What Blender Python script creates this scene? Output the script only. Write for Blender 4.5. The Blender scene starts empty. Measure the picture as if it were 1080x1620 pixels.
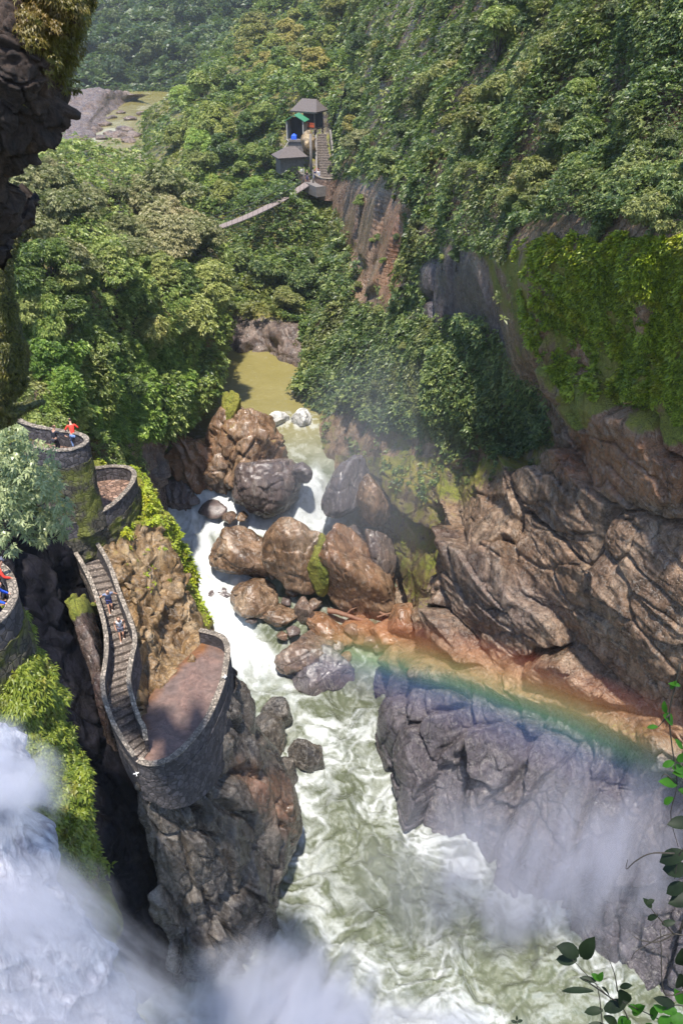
import bpy, bmesh, math, random
import numpy as np
from mathutils import Vector, Matrix, Euler
random.seed(7); RNG = np.random.default_rng(11)
scene = bpy.context.scene
COL = scene.collection
R = math.radians

# ------------------------------------------------------------------ camera, sky, sun, exposure
PITCH = 33.0; FPX = 1271.0; CAMZ = 55.0            # lower pool is z = 0, the lookout 55 m above it
cam_d = bpy.data.cameras.new('camera'); cam = bpy.data.objects.new('camera', cam_d); COL.objects.link(cam)
cam.location = (0, 0, CAMZ); cam.rotation_euler = (R(90 - PITCH), 0, 0)
cam_d.sensor_fit = 'VERTICAL'; cam_d.sensor_height = 24.0; cam_d.lens = 24.0 * FPX / 1620.0
cam_d.clip_start = 0.1; cam_d.clip_end = 3000
scene.camera = cam
SUN_EL, SUN_AZ = 72.0, 185.0                         # azimuth measured from +Y (ahead) towards +X (right)
w = bpy.data.worlds.new("World"); scene.world = w; w.use_nodes = True
wn = w.node_tree.nodes; wl = w.node_tree.links
sky = wn.new('ShaderNodeTexSky'); sky.sky_type = 'NISHITA'; sky.sun_disc = False
sky.sun_elevation = R(SUN_EL); sky.sun_rotation = R(SUN_AZ); sky.altitude = 1800; sky.dust_density = 1.6
bg = wn['Background']; wl.new(sky.outputs[0], bg.inputs[0]); bg.inputs[1].default_value = 0.15
sd = bpy.data.lights.new('sun', 'SUN'); sd.energy = 3.7; sd.angle = R(2.0); sd.color = (1.0, 0.95, 0.86)
sun = bpy.data.objects.new('sun', sd); COL.objects.link(sun)
sun_dir = Vector((math.cos(R(SUN_EL)) * math.sin(R(SUN_AZ)), math.cos(R(SUN_EL)) * math.cos(R(SUN_AZ)), math.sin(R(SUN_EL))))
sun.rotation_euler = sun_dir.to_track_quat('Z', 'Y').to_euler()
sun.location = (60, 60, 150)
vs = scene.view_settings; vs.view_transform = 'Standard'; vs.look = 'None'; vs.gamma = 1; vs.use_curve_mapping = False
vs.exposure = 1.08
cy = scene.cycles
cy.max_bounces = 6; cy.diffuse_bounces = 3; cy.glossy_bounces = 2; cy.transmission_bounces = 3; cy.transparent_max_bounces = 6
cy.volume_bounces = 4; cy.volume_step_rate = 1.5; cy.volume_max_steps = 64
cy.caustics_reflective = False; cy.caustics_refractive = False; cy.use_denoising = True
cy.sample_clamp_indirect = 4.0; cy.sample_clamp_direct = 0
cy.use_adaptive_sampling = True; cy.adaptive_threshold = 0.02

# ------------------------------------------------------------------ numbers: photo point + real distance -> place
SP, CP = math.sin(R(PITCH)), math.cos(R(PITCH))
def at(px, py, D):
    up = (810 - py) / FPX; t = D / (CP + SP * up)
    return np.array([t * (px - 540) / FPX, D, CAMZ + t * (-SP + CP * up)])
def atz(px, py, z):
    up = (810 - py) / FPX; t = (z - CAMZ) / (-SP + CP * up)
    return np.array([t * (px - 540) / FPX, t * (CP + SP * up), z])
def proj(P):
    P = np.asarray(P); d = P - np.array([0, 0, CAMZ])
    f = d[..., 1] * CP - d[..., 2] * SP; u = d[..., 1] * SP + d[..., 2] * CP
    f = np.maximum(f, 0.01)
    return 540 + FPX * d[..., 0] / f, 810 - FPX * u / f, f

# ------------------------------------------------------------------ noise
def _h(i, j, k, s):
    n = (i.astype(np.int64) * 73856093) ^ (j.astype(np.int64) * 19349663) ^ (k.astype(np.int64) * 83492791) ^ (s * 2654435761)
    n = (n ^ (n >> 13)) * 1274126177 & 0xFFFFFFFF
    n = ((n ^ (n >> 15)) * 2246822519) & 0xFFFFFFFF
    n = n ^ (n >> 13)
    return (n & 0xFFFFFF) / float(0xFFFFFF)
def vnoise(p, s=0):
    i = np.floor(p); f = p - i; f = f * f * f * (f * (f * 6 - 15) + 10); i = i.astype(np.int64)
    r = 0
    for a in (0, 1):
        for b in (0, 1):
            for c in (0, 1):
                wgt = (f[:, 0] if a else 1 - f[:, 0]) * (f[:, 1] if b else 1 - f[:, 1]) * (f[:, 2] if c else 1 - f[:, 2])
                r = r + wgt * _h(i[:, 0] + a, i[:, 1] + b, i[:, 2] + c, s)
    return r * 2 - 1
def fbm(p, o=4, s=0, g=0.5):
    p = np.asarray(p, float); r = 0; a = 1.0; t = 0
    for k in range(o):
        r = r + a * vnoise(p * 2 ** k + 17.3 * k, s + k); t += a; a *= g
    return r / t
def ridged(p, o=4, s=0):
    r = 0; a = 1.0; t = 0
    for k in range(o):
        r = r + a * (1 - np.abs(vnoise(p * 2 ** k + 9.1 * k, s + k)) * 2); t += a; a *= 0.5
    return r / t
def blocks(p, s=0, tilt=0.5):
    """faceted, jointed rock: each cell has its own height and tilt; returns (offset, distance to the joint, id)"""
    i = np.floor(p).astype(np.int64); n = len(p)
    F1 = np.full(n, 9.0); F2 = np.full(n, 9.0); off = np.zeros(n); idd = np.zeros(n)
    for a in (-1, 0, 1):
        for b in (-1, 0, 1):
            for c in (-1, 0, 1):
                x, y, z = i[:, 0] + a, i[:, 1] + b, i[:, 2] + c
                h1, h2, h3 = _h(x, y, z, s), _h(x, y, z, s + 1), _h(x, y, z, s + 2)
                dx, dy, dz = p[:, 0] - x - h1, p[:, 1] - y - h2, p[:, 2] - z - h3
                d = np.sqrt(dx * dx + dy * dy + dz * dz)
                near = d < F1
                F2 = np.where(near, F1, np.minimum(F2, d))
                h4 = _h(x, y, z, s + 3)
                o = (h4 - .5) + tilt * ((_h(x, y, z, s + 4) - .5) * dx + (_h(x, y, z, s + 5) - .5) * dy + (_h(x, y, z, s + 6) - .5) * dz) * 2
                off = np.where(near, o, off); idd = np.where(near, h4, idd); F1 = np.where(near, d, F1)
    return off, F2 - F1, idd
def sstep(a, b, x):
    t = np.clip((x - a) / (b - a), 0, 1); return t * t * (3 - 2 * t)
def polyf(px, py, poly, feather=20):
    """1 inside the outline, 0 outside, soft over feather"""
    P = np.array(poly, float); n = len(P); inside = np.zeros(px.shape, bool); dist = np.full(px.shape, 1e9)
    for k in range(n):
        x1, y1 = P[k]; x2, y2 = P[(k + 1) % n]
        cond = ((y1 > py) != (y2 > py))
        xi = (x2 - x1) * (py - y1) / (y2 - y1 + 1e-9) + x1
        inside ^= cond & (px < xi)
        L = (x2 - x1) ** 2 + (y2 - y1) ** 2 + 1e-9
        t = np.clip(((px - x1) * (x2 - x1) + (py - y1) * (y2 - y1)) / L, 0, 1)
        dist = np.minimum(dist, np.hypot(px - x1 - t * (x2 - x1), py - y1 - t * (y2 - y1)))
    sdv = np.where(inside, dist, -dist)
    return sstep(-feather, feather, sdv)

# ------------------------------------------------------------------ mesh building
def link(o, parent=None):
    COL.objects.link(o)
    if parent is not None: o.parent = parent
    return o
def tag(o, label=None, cat=None, group=None, kind=None):
    if label: o['label'] = label
    if cat: o['category'] = cat
    if group: o['group'] = group
    if kind: o['kind'] = kind
    return o
def mesh_np(name, V, F, mat, parent=None, smooth=True, attrs=None):
    """V (n,3); F (m,4) or (m,3) int"""
    V = np.ascontiguousarray(V, np.float32); F = np.ascontiguousarray(F, np.int32); k = F.shape[1]
    me = bpy.data.meshes.new(name)
    me.vertices.add(len(V)); me.vertices.foreach_set('co', V.ravel())
    me.loops.add(F.size); me.loops.foreach_set('vertex_index', F.ravel())
    me.polygons.add(len(F)); me.polygons.foreach_set('loop_start', np.arange(0, F.size, k, dtype=np.int32))
    me.polygons.foreach_set('loop_total', np.full(len(F), k, np.int32))
    me.polygons.foreach_set('use_smooth', np.full(len(F), smooth, bool))
    for an, av in (attrs or {}).items():
        at_ = me.attributes.new(an, 'FLOAT', 'POINT'); at_.data.foreach_set('value', np.ascontiguousarray(av, np.float32))
    me.update(calc_edges=True); me.validate()
    if mat: me.materials.append(mat)
    o = bpy.data.objects.new(name, me); link(o, parent)
    return o
def empty(name, loc, rz=0):
    o = bpy.data.objects.new(name, None); COL.objects.link(o); o.location = loc; o.rotation_euler = (0, 0, rz)
    o.empty_display_size = .2
    return o
def copy_tree(o, parent=None):
    c = o.copy(); COL.objects.link(c)
    if parent is not None: c.parent = parent
    for ch in list(o.children): copy_tree(ch, c)
    return c
class MB:
    """collects shapes into one mesh"""
    def __init__(s): s.v = []; s.f = []; s.n = 0
    def add(s, v, f):
        s.v.append(np.asarray(v, float)); s.f += [tuple(int(i) + s.n for i in q) for q in f]; s.n += len(v)
    def box(s, c, size, rz=0, rx=0, ry=0, taper=1.0):
        a, b, d = [q / 2 for q in size]
        v = [(x * (taper if z > 0 else 1), y * (taper if z > 0 else 1), z) for z in (-d, d) for y in (-b, b) for x in (-a, a)]
        m = Euler((rx, ry, rz)).to_matrix(); v = [tuple((m @ Vector(q)) + Vector(c)) for q in v]
        s.add(v, [(0, 2, 3, 1), (4, 5, 7, 6), (0, 1, 5, 4), (2, 6, 7, 3), (0, 4, 6, 2), (1, 3, 7, 5)])
    def tube(s, pts, rad, seg=6, cap=True):
        P = [Vector(p) for p in pts]; n = len(P)
        if not hasattr(rad, '__len__'): rad = [rad] * n
        v = []; ref = Vector((.13, .21, .97))
        for i in range(n):
            d = (P[min(i + 1, n - 1)] - P[max(i - 1, 0)]).normalized()
            if abs(d.dot(ref)) > .95: ref = Vector((1, .1, .05)).normalized()
            a = d.cross(ref).normalized(); b = d.cross(a)
            for k in range(seg):
                t = 2 * math.pi * k / seg; v.append(tuple(P[i] + (a * math.cos(t) + b * math.sin(t)) * rad[i]))
        f = [(i * seg + k, i * seg + (k + 1) % seg, (i + 1) * seg + (k + 1) % seg, (i + 1) * seg + k) for i in range(n - 1) for k in range(seg)]
        if cap: f += [tuple(range(seg))[::-1], tuple((n - 1) * seg + k for k in range(seg))]
        s.add(v, f)
    def build(s, name, mat, parent=None, smooth=False, bevel=0):
        me = bpy.data.meshes.new(name); V = np.vstack(s.v)
        me.from_pydata(V.tolist(), [], s.f); me.update()
        if smooth: me.polygons.foreach_set('use_smooth', [True] * len(me.polygons))
        me.materials.append(mat)
        o = bpy.data.objects.new(name, me); link(o, parent)
        if bevel:
            b = o.modifiers.new('bevel', 'BEVEL'); b.width = bevel; b.segments = 2
        return o
def cr(A, u):
    """Catmull-Rom along axis 0 at positions u in [0, n-1]"""
    n = len(A); i = np.clip(np.floor(u).astype(int), 0, n - 2); t = (u - i)
    sh = (-1,) + (1,) * (A.ndim - 1); t = t.reshape(sh)
    g = lambda k: A[np.clip(k, 0, n - 1)]
    p0, p1, p2, p3 = g(i - 1), g(i), g(i + 1), g(i + 2)
    p0 = np.where((i == 0).reshape(sh), 2 * p1 - p2, p0); p3 = np.where((i == n - 2).reshape(sh), 2 * p2 - p1, p3)
    return 0.5 * ((2 * p1) + (-p0 + p2) * t + (2 * p0 - 5 * p1 + 4 * p2 - p3) * t ** 2 + (-p0 + 3 * p1 - 3 * p2 + p3) * t ** 3)
class Surf: pass
def grid_normals(S):
    du = np.gradient(S, axis=1); dv = np.gradient(S, axis=0)
    n = np.cross(dv, du); n /= np.linalg.norm(n, axis=2, keepdims=True) + 1e-9
    view = S - np.array([0, 0, CAMZ]); flip = np.sum(n * view, axis=2).mean() > 0
    return -n if flip else n
def loft(rows, step=2.6, drop=None, wrapL=None, wrapR=None, raw=False, back=None):
    """a smooth sheet through real points; the wraps carry it round behind its outline"""
    G = np.array([[(at(*p) if not raw else p) for p in r] for r in rows], float)
    if back is not None: G = np.concatenate([(G[0] + np.array(back))[None], G], 0)
    if drop is not None: G = np.concatenate([G, (G[-1] + np.array(drop))[None]], 0)
    def behind(edge, m, inward):
        x_, y_, _ = proj(edge); return np.array([at(a + inward, b_, e[1] + m) for a, b_, e in zip(x_, y_, edge)])
    if wrapL is not None: G = np.concatenate([behind(G[:, 0], wrapL[0] * 2, wrapL[1] * 2)[:, None], behind(G[:, 0], wrapL[0], wrapL[1])[:, None], G], 1)
    if wrapR is not None: G = np.concatenate([G, behind(G[:, -1], wrapR[0], -wrapR[1])[:, None], behind(G[:, -1], wrapR[0] * 2, -wrapR[1] * 2)[:, None]], 1)
    px, py, _ = proj(G)
    def spread(axis):
        d = np.hypot(np.diff(px, axis=axis), np.diff(py, axis=axis)); d = d.max(axis=1 - axis) if axis == 0 else d.max(axis=0)
        u = []
        wd = np.linalg.norm(np.diff(G, axis=axis), axis=2); wd = np.median(wd, axis=1 - axis)
        tm = np.median(np.linalg.norm(G - np.array([0, 0, CAMZ]), axis=2))
        for k, L in enumerate(d):
            m0 = max(3, int(min(L, 260) / step)); m = int(min(max(m0, wd[k] / (step * tm / FPX * 2.2)), m0 * 1.7)); u += list(k + np.arange(m) / m)
        return np.array(u + [len(d)])
    uv, uu = spread(0), spread(1)
    S = cr(G, uv); S = cr(S.transpose(1, 0, 2), uu).transpose(1, 0, 2)
    s = Surf(); s.P = S; s.N = grid_normals(S); s.h, s.w = S.shape[:2]
    s.px, s.py, s.t = proj(S)
    return s
def quads(h, w):
    a = np.arange(h * w).reshape(h, w)
    return np.stack([a[:-1, :-1].ravel(), a[:-1, 1:].ravel(), a[1:, 1:].ravel(), a[1:, :-1].ravel()], 1)
def surf_obj(s, name, mat, parent=None, **attrs):
    o = mesh_np(name, s.P.reshape(-1, 3), quads(s.h, s.w), mat, parent, True, {k: v.ravel() for k, v in attrs.items()})
    return o

# ------------------------------------------------------------------ materials
def newmat(name):
    m = bpy.data.materials.new(name); m.use_nodes = True; nt = m.node_tree
    for n in list(nt.nodes): nt.nodes.remove(n)
    out = nt.nodes.new('ShaderNodeOutputMaterial')
    return m, nt, out
def N(nt, typ, **kw):
    n = nt.nodes.new(typ)
    for k, v in kw.items():
        if k.startswith('i_'):
            key = k[2:]; key = int(key) if key.isdigit() else key.replace('_', ' ')
            n.inputs[key].default_value = v
        else: setattr(n, k, v)
    return n
def ramp(nt, src, stops):
    r = nt.nodes.new('ShaderNodeValToRGB'); e = r.color_ramp.elements
    while len(e) < len(stops): e.new(.5)
    for k, (p, c) in enumerate(stops):
        e[k].position = p; e[k].color = (c[0], c[1], c[2], 1) if hasattr(c, '__len__') else (c, c, c, 1)
    nt.links.new(src, r.inputs[0]); return r.outputs[0]
def mix(nt, fac, a, b, mode='MIX'):
    m = nt.nodes.new('ShaderNodeMix'); m.data_type = 'RGBA'; m.blend_type = mode
    for sock, v in ((m.inputs[0], fac), (m.inputs[6], a), (m.inputs[7], b)):
        if hasattr(v, 'links') or hasattr(v, 'is_linked'): nt.links.new(v, sock)
        else: sock.default_value = v if not hasattr(v, '__len__') else (v[0], v[1], v[2], 1)
    return m.outputs[2]
def mathn(nt, op, a, b=0.0, c=None):
    m = nt.nodes.new('ShaderNodeMath'); m.operation = op
    for k, v in enumerate((a, b, c)):
        if v is None: continue
        if hasattr(v, 'is_linked'): nt.links.new(v, m.inputs[k])
        else: m.inputs[k].default_value = v
    return m.outputs[0]
def attr(nt, name):
    return N(nt, 'ShaderNodeAttribute', attribute_name=name).outputs['Fac']
def coords(nt, scale=(1, 1, 1), obj=False, rot=(0, 0, 0)):
    if obj: src = N(nt, 'ShaderNodeTexCoord').outputs['Object']
    else: src = N(nt, 'ShaderNodeNewGeometry').outputs['Position']
    m = N(nt, 'ShaderNodeMapping'); m.inputs['Scale'].default_value = scale; m.inputs['Rotation'].default_value = rot
    nt.links.new(src, m.inputs[0]); return m.outputs[0]
def noise_t(nt, vec, scale, detail=6, rough=.6, dist=0):
    n = N(nt, 'ShaderNodeTexNoise'); nt.links.new(vec, n.inputs['Vector'])
    n.inputs['Scale'].default_value = scale; n.inputs['Detail'].default_value = detail
    n.inputs['Roughness'].default_value = rough; n.inputs['Distortion'].default_value = dist
    return n.outputs['Fac']
def voro(nt, vec, scale, feature='F1'):
    n = N(nt, 'ShaderNodeTexVoronoi', feature=feature); nt.links.new(vec, n.inputs['Vector'])
    n.inputs['Scale'].default_value = scale
    return n.outputs['Distance'], (n.outputs['Color'] if feature != 'DISTANCE_TO_EDGE' else None)

def rock_mat(name, c1, c2, c3, rough=(.28, .6), scale=1.0, bump=.6, moss=True, obj=False, crack=True, streak=(1, 1, .35), veins=.38, spec=.5):
    """wet, jointed rock with stains; attributes moss / red / grey steer the mineral and growth colours"""
    m, nt, out = newmat(name)
    v = coords(nt, (1, 1, 1), obj); vs_ = coords(nt, streak, obj, (0.2, 0.35, 0))
    big = noise_t(nt, vs_, .35 * scale, 5, .62, .6); mid = noise_t(nt, vs_, 1.7 * scale, 7, .66, .4); fine = noise_t(nt, v, 9 * scale, 6, .7)
    col = ramp(nt, big, [(.28, c1), (.5, c2), (.72, c3)])
    dk = ramp(nt, mid, [(.32, .22), (.47, .85), (.68, 1.7)])
    col = mix(nt, .85, col, dk, 'MULTIPLY')
    fn = ramp(nt, fine, [(.32, .45), (.5, 1.0), (.7, 1.5)])
    col = mix(nt, .7, col, fn, 'MULTIPLY')
    red = mathn(nt, 'MULTIPLY', attr(nt, 'red'), ramp(nt, mid, [(.3, .2), (.6, 1.0)]))
    col = mix(nt, red, col, mix(nt, big, (.20, .065, .03), (.34, .16, .06)))
    grey = attr(nt, 'grey'); gc = mix(nt, mid, (.028, .026, .035), (.130, .122, .145)); gc = mix(nt, .6, gc, fn, 'MULTIPLY')
    col = mix(nt, grey, col, gc)
    cv = N(nt, 'ShaderNodeVectorMath', operation='ADD'); nt.links.new(coords(nt, (1, 1, .55), obj, (.3, .5, 0)), cv.inputs[0]); nn_ = N(nt, 'ShaderNodeTexNoise'); nn_.inputs['Scale'].default_value = 1.3 * scale; nn_.inputs['Detail'].default_value = 4; nt.links.new(v, nn_.inputs['Vector']); nt.links.new(nn_.outputs['Color'], cv.inputs[1])
    cd_, _ = voro(nt, cv.outputs[0], .8 * scale, 'DISTANCE_TO_EDGE'); cd2, _ = voro(nt, cv.outputs[0], 2.6 * scale, 'DISTANCE_TO_EDGE')
    ck1 = mathn(nt, 'MULTIPLY', ramp(nt, cd_, [(0, .0), (.03, 1)]), ramp(nt, cd2, [(0, .45), (.05, 1)]))
    if crack: col = mix(nt, ramp(nt, mid, [(.4, .75), (.6, .3)]), col, ramp(nt, ck1, [(0, .25), (1, 1)]), 'MULTIPLY')
    vein = ramp(nt, noise_t(nt, vs_, .8 * scale, 5, .55, 1.4), [(.485, 0), (.5, 1), (.515, 0)])
    col = mix(nt, mathn(nt, 'MULTIPLY', vein, veins), col, (.42, .38, .33))
    if moss:
        geo = N(nt, 'ShaderNodeNewGeometry'); sx = N(nt, 'ShaderNodeSeparateXYZ'); nt.links.new(geo.outputs['Normal'], sx.inputs[0])
        up = mathn(nt, 'MULTIPLY', sx.outputs['Z'], .35)
        ms = mathn(nt, 'ADD', mathn(nt, 'ADD', mathn(nt, 'MULTIPLY', attr(nt, 'moss'), 1.3), mathn(nt, 'SUBTRACT', mathn(nt, 'MULTIPLY', mid, 1.2), .95)), mathn(nt, 'MULTIPLY', attr(nt, 'moss'), up))
        mf = ramp(nt, ms, [(.28, 0), (.52, 1)])
        mc = mix(nt, ramp(nt, fine, [(.35, 0), (.65, 1)]), (.035, .05, .008), (.24, .25, .03))
        mc = mix(nt, ramp(nt, big, [(.4, 0), (.65, .75)]), mc, (.22, .17, .03))
        col = mix(nt, mf, col, mc)
    b = N(nt, 'ShaderNodeBsdfPrincipled'); nt.links.new(col, b.inputs['Base Color']); b.inputs['Specular IOR Level'].default_value = spec
    rg = ramp(nt, noise_t(nt, v, 2.3 * scale, 4, .6), [(.35, rough[0]), (.65, rough[1])])
    if moss: rg = mix(nt, mf, rg, (.9, .9, .9))
    nt.links.new(rg, b.inputs['Roughness'])
    h = mathn(nt, 'ADD', mathn(nt, 'MULTIPLY', mid, .6), mathn(nt, 'MULTIPLY', fine, .22))
    if crack:
        h = mathn(nt, 'ADD', h, mathn(nt, 'MULTIPLY', ck1, .16))
    bp = N(nt, 'ShaderNodeBump'); bp.inputs['Strength'].default_value = bump; bp.inputs['Distance'].default_value = .35 / scale
    nt.links.new(h, bp.inputs['Height']); nt.links.new(bp.outputs[0], b.inputs['Normal'])
    nt.links.new(b.outputs[0], out.inputs[0]); return m

def leaf_mat(name, dark, mid_, light, warm=(.16, .15, .05), rough=.45, transl=.3, scale=.08, rnd=True):
    m, nt, out = newmat(name)
    v = coords(nt); pos = noise_t(nt, v, scale, 3, .6)
    t = attr(nt, 'tint')
    f = mathn(nt, 'ADD', mathn(nt, 'MULTIPLY', t, .62), mathn(nt, 'MULTIPLY', pos, .42))
    if rnd:
        oi = N(nt, 'ShaderNodeObjectInfo').outputs['Random']
        f = mathn(nt, 'ADD', f, mathn(nt, 'MULTIPLY', mathn(nt, 'SUBTRACT', oi, .5), .42))
    col = ramp(nt, f, [(.14, dark), (.46, mid_), (.84, light)])
    wf = ramp(nt, noise_t(nt, v, scale * 1.7, 4, .7, .5), [(.52, 0), (.68, .8)])
    if rnd: wf = mathn(nt, 'ADD', mathn(nt, 'MULTIPLY', wf, .7), ramp(nt, oi, [(.74, 0), (.8, .35)]))
    col = mix(nt, wf, col, mix(nt, t, tuple(x * .55 for x in warm), tuple(x * 1.35 for x in warm)))
    b = N(nt, 'ShaderNodeBsdfPrincipled'); nt.links.new(col, b.inputs['Base Color']); b.inputs['Roughness'].default_value = rough
    tr = N(nt, 'ShaderNodeBsdfTranslucent'); tc = mix(nt, .5, col, (.22, .34, .03), 'MIX'); nt.links.new(tc, tr.inputs[0])
    mx = N(nt, 'ShaderNodeMixShader'); mx.inputs[0].default_value = transl
    nt.links.new(b.outputs[0], mx.inputs[1]); nt.links.new(tr.outputs[0], mx.inputs[2]); nt.links.new(mx.outputs[0], out.inputs[0])
    return m
def plain_mat(name, col, rough=.7, var=.35, scale=6, bump=.3, metal=0):
    m, nt, out = newmat(name); v = coords(nt, obj=True)
    n1 = noise_t(nt, v, scale, 6, .65)
    c = mix(nt, .8, col, ramp(nt, n1, [(.3, 1 - var), (.7, 1 + var)]), 'MULTIPLY')
    b = N(nt, 'ShaderNodeBsdfPrincipled'); nt.links.new(c, b.inputs['Base Color']); b.inputs['Roughness'].default_value = rough
    b.inputs['Metallic'].default_value = metal
    bp = N(nt, 'ShaderNodeBump'); bp.inputs['Strength'].default_value = bump; bp.inputs['Distance'].default_value = .03
    nt.links.new(n1, bp.inputs['Height']); nt.links.new(bp.outputs[0], b.inputs['Normal']); nt.links.new(b.outputs[0], out.inputs[0]); return m

M = {}
M['cliff'] = rock_mat('cliff_rock', (.082, .046, .027), (.195, .122, .075), (.31, .225, .155), rough=(.13, .42), bump=.8)
M['crag'] = rock_mat('crag_rock', (.075, .045, .020), (.20, .125, .055), (.34, .255, .15), scale=1.5)
M['slate'] = rock_mat('slate_rock', (.025, .022, .022), (.075, .062, .05), (.17, .14, .11), rough=(.12, .4), scale=1.4, streak=(1, 1, .3))
M['boulder'] = rock_mat('boulder_rock', (.060, .036, .022), (.165, .100, .060), (.28, .20, .135), rough=(.09, .28), scale=.9, bump=.4, crack=False)
M['ravine'] = rock_mat('ravine_rock', (.004, .004, .007), (.009, .0085, .013), (.022, .019, .020), rough=(.6, .9), scale=1.3, veins=.0, spec=.12)  # near-black rock colour: the ravine's shadow is partly put into it
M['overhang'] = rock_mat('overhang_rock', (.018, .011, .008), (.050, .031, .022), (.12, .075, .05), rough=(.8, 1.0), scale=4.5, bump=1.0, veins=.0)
M['mossrock'] = rock_mat('mossy_rock', (.03, .03, .012), (.07, .07, .02), (.15, .13, .04), rough=(.7, .95), scale=2.5, bump=.9, veins=.0)
M['soil'] = rock_mat('shaded_soil', (.008, .012, .006), (.018, .024, .010), (.04, .042, .018), rough=(.9, 1), bump=.4, veins=.0)  # very dark base colour, seen in the gaps between leaves
M['masonry'] = None
M['leaf_forest'] = leaf_mat('forest_leaves', (0.020, 0.042, 0.010), (0.124, 0.189, 0.034), (0.425, 0.475, 0.125), warm=(0.312, 0.273, 0.091))
M['leaf_pale'] = leaf_mat('pale_tree_leaves', (.13, .20, .10), (.25, .33, .17), (.46, .52, .26), rough=.35)
M['leaf_moss'] = leaf_mat('moss_leaves', (.03, .035, .006), (.09, .09, .014), (.19, .18, .03), warm=(.17, .10, .02), scale=.6)
M['leaf_fern'] = leaf_mat('fern_leaves', (.02, .060, .006), (.085, .17, .012), (.27, .36, .04), warm=(.22, .19, .03), scale=.9)
M['leaf_far'] = leaf_mat('distant_leaves', (0.016, 0.040, 0.012), (0.104, 0.163, 0.034), (0.338, 0.388, 0.081), warm=(0.325, 0.273, 0.072), scale=.022)
M['leaf_dark'] = leaf_mat('far_hill_leaves', (.010, .030, .012), (.038, .075, .026), (.14, .18, .05), warm=(.11, .12, .035), scale=.02)
M['leaf_gold'] = leaf_mat('gold_leaves', (0.035, 0.045, 0.010), (0.184, 0.184, 0.040), (0.418, 0.385, 0.099), warm=(0.391, 0.276, 0.081), scale=.05)
M['leaf_limetree'] = leaf_mat('lime_tree_leaves', (0.030, 0.070, 0.010), (0.156, 0.264, 0.036), (0.414, 0.517, 0.103), warm=(0.336, 0.324, 0.072), scale=.1)
M['leaf_olive'] = leaf_mat('olive_leaves', (0.030, 0.045, 0.014), (0.168, 0.180, 0.060), (0.437, 0.414, 0.207), warm=(0.360, 0.288, 0.144))
M['leaf_slope'] = leaf_mat('slope_leaves', (0.008, 0.024, 0.009), (0.058, 0.104, 0.029), (0.300, 0.350, 0.100), warm=(0.260, 0.208, 0.065), scale=.07)
M['leaf_bright'] = leaf_mat('bright_leaves', (.04, .11, .010), (.13, .30, .018), (.34, .52, .05), warm=(.30, .32, .03), scale=.5)
M['leaf_lime'] = leaf_mat('lime_leaves', (.06, .10, .006), (.26, .33, .018), (.50, .56, .05), warm=(.42, .33, .02), scale=.3)
M['bark'] = plain_mat('bark', (.05, .038, .028), .9, .5, 8, .8)
# ------------------------------------------------------------------ the gorge (structure)
def rough_up(s, amp_big=1.0, big=9.0, blk=((3.2, .9), (1.1, .32)), joint=.5, fine=.12, mask=None, sq=(1, 1, .6), seed=0, edge=1.0, rot=0.0):
    """push the sheet out into lobes, jointed blocks and chips, all in metres"""
    p = s.P.reshape(-1, 3); n = s.N.reshape(-1, 3)
    m = np.ones(len(p)) if mask is None else mask.ravel()
    a_ = np.linalg.norm(np.gradient(s.P, axis=0), axis=2); b_ = np.linalg.norm(np.gradient(s.P, axis=1), axis=2); spn = np.maximum(a_, b_).ravel()
    d = amp_big * fbm(p / big, 3, seed)
    warp = np.stack([fbm(p / 2.6, 2, seed + 31), fbm(p / 2.6, 2, seed + 37), fbm(p / 2.6, 2, seed + 41)], 1)
    ca, sa = math.cos(rot), math.sin(rot)
    q = p.copy(); q[:, 0], q[:, 2] = p[:, 0] * ca - p[:, 2] * sa, p[:, 0] * sa + p[:, 2] * ca
    for k, (sz, am) in enumerate(blk):
        o, e, _ = blocks(q * np.array(sq) / sz + warp * .22, seed + 50 + 10 * k, 1.3)
        o = o * sstep(0, 1, e / np.maximum(.04, 1.3 * spn / (sz * min(sq))))
        d = d + np.clip(sz * min(sq) / (3.5 * spn) - .3, 0, 1) * m * (am * o - joint * am * np.exp(-(e / .07) ** 2))
    d = d + np.clip(.9 / (5 * spn) - .3, 0, 1) * m * fine * (ridged(q * np.array(sq) / .9, 4, seed + 5) - .2) + .05 * fbm(p / .35, 2, seed + 8)
    s.P = (p + n * d[:, None]).reshape(s.P.shape); s.N = grid_normals(s.P); s.px, s.py, s.t = proj(s.P)
    return s

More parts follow.
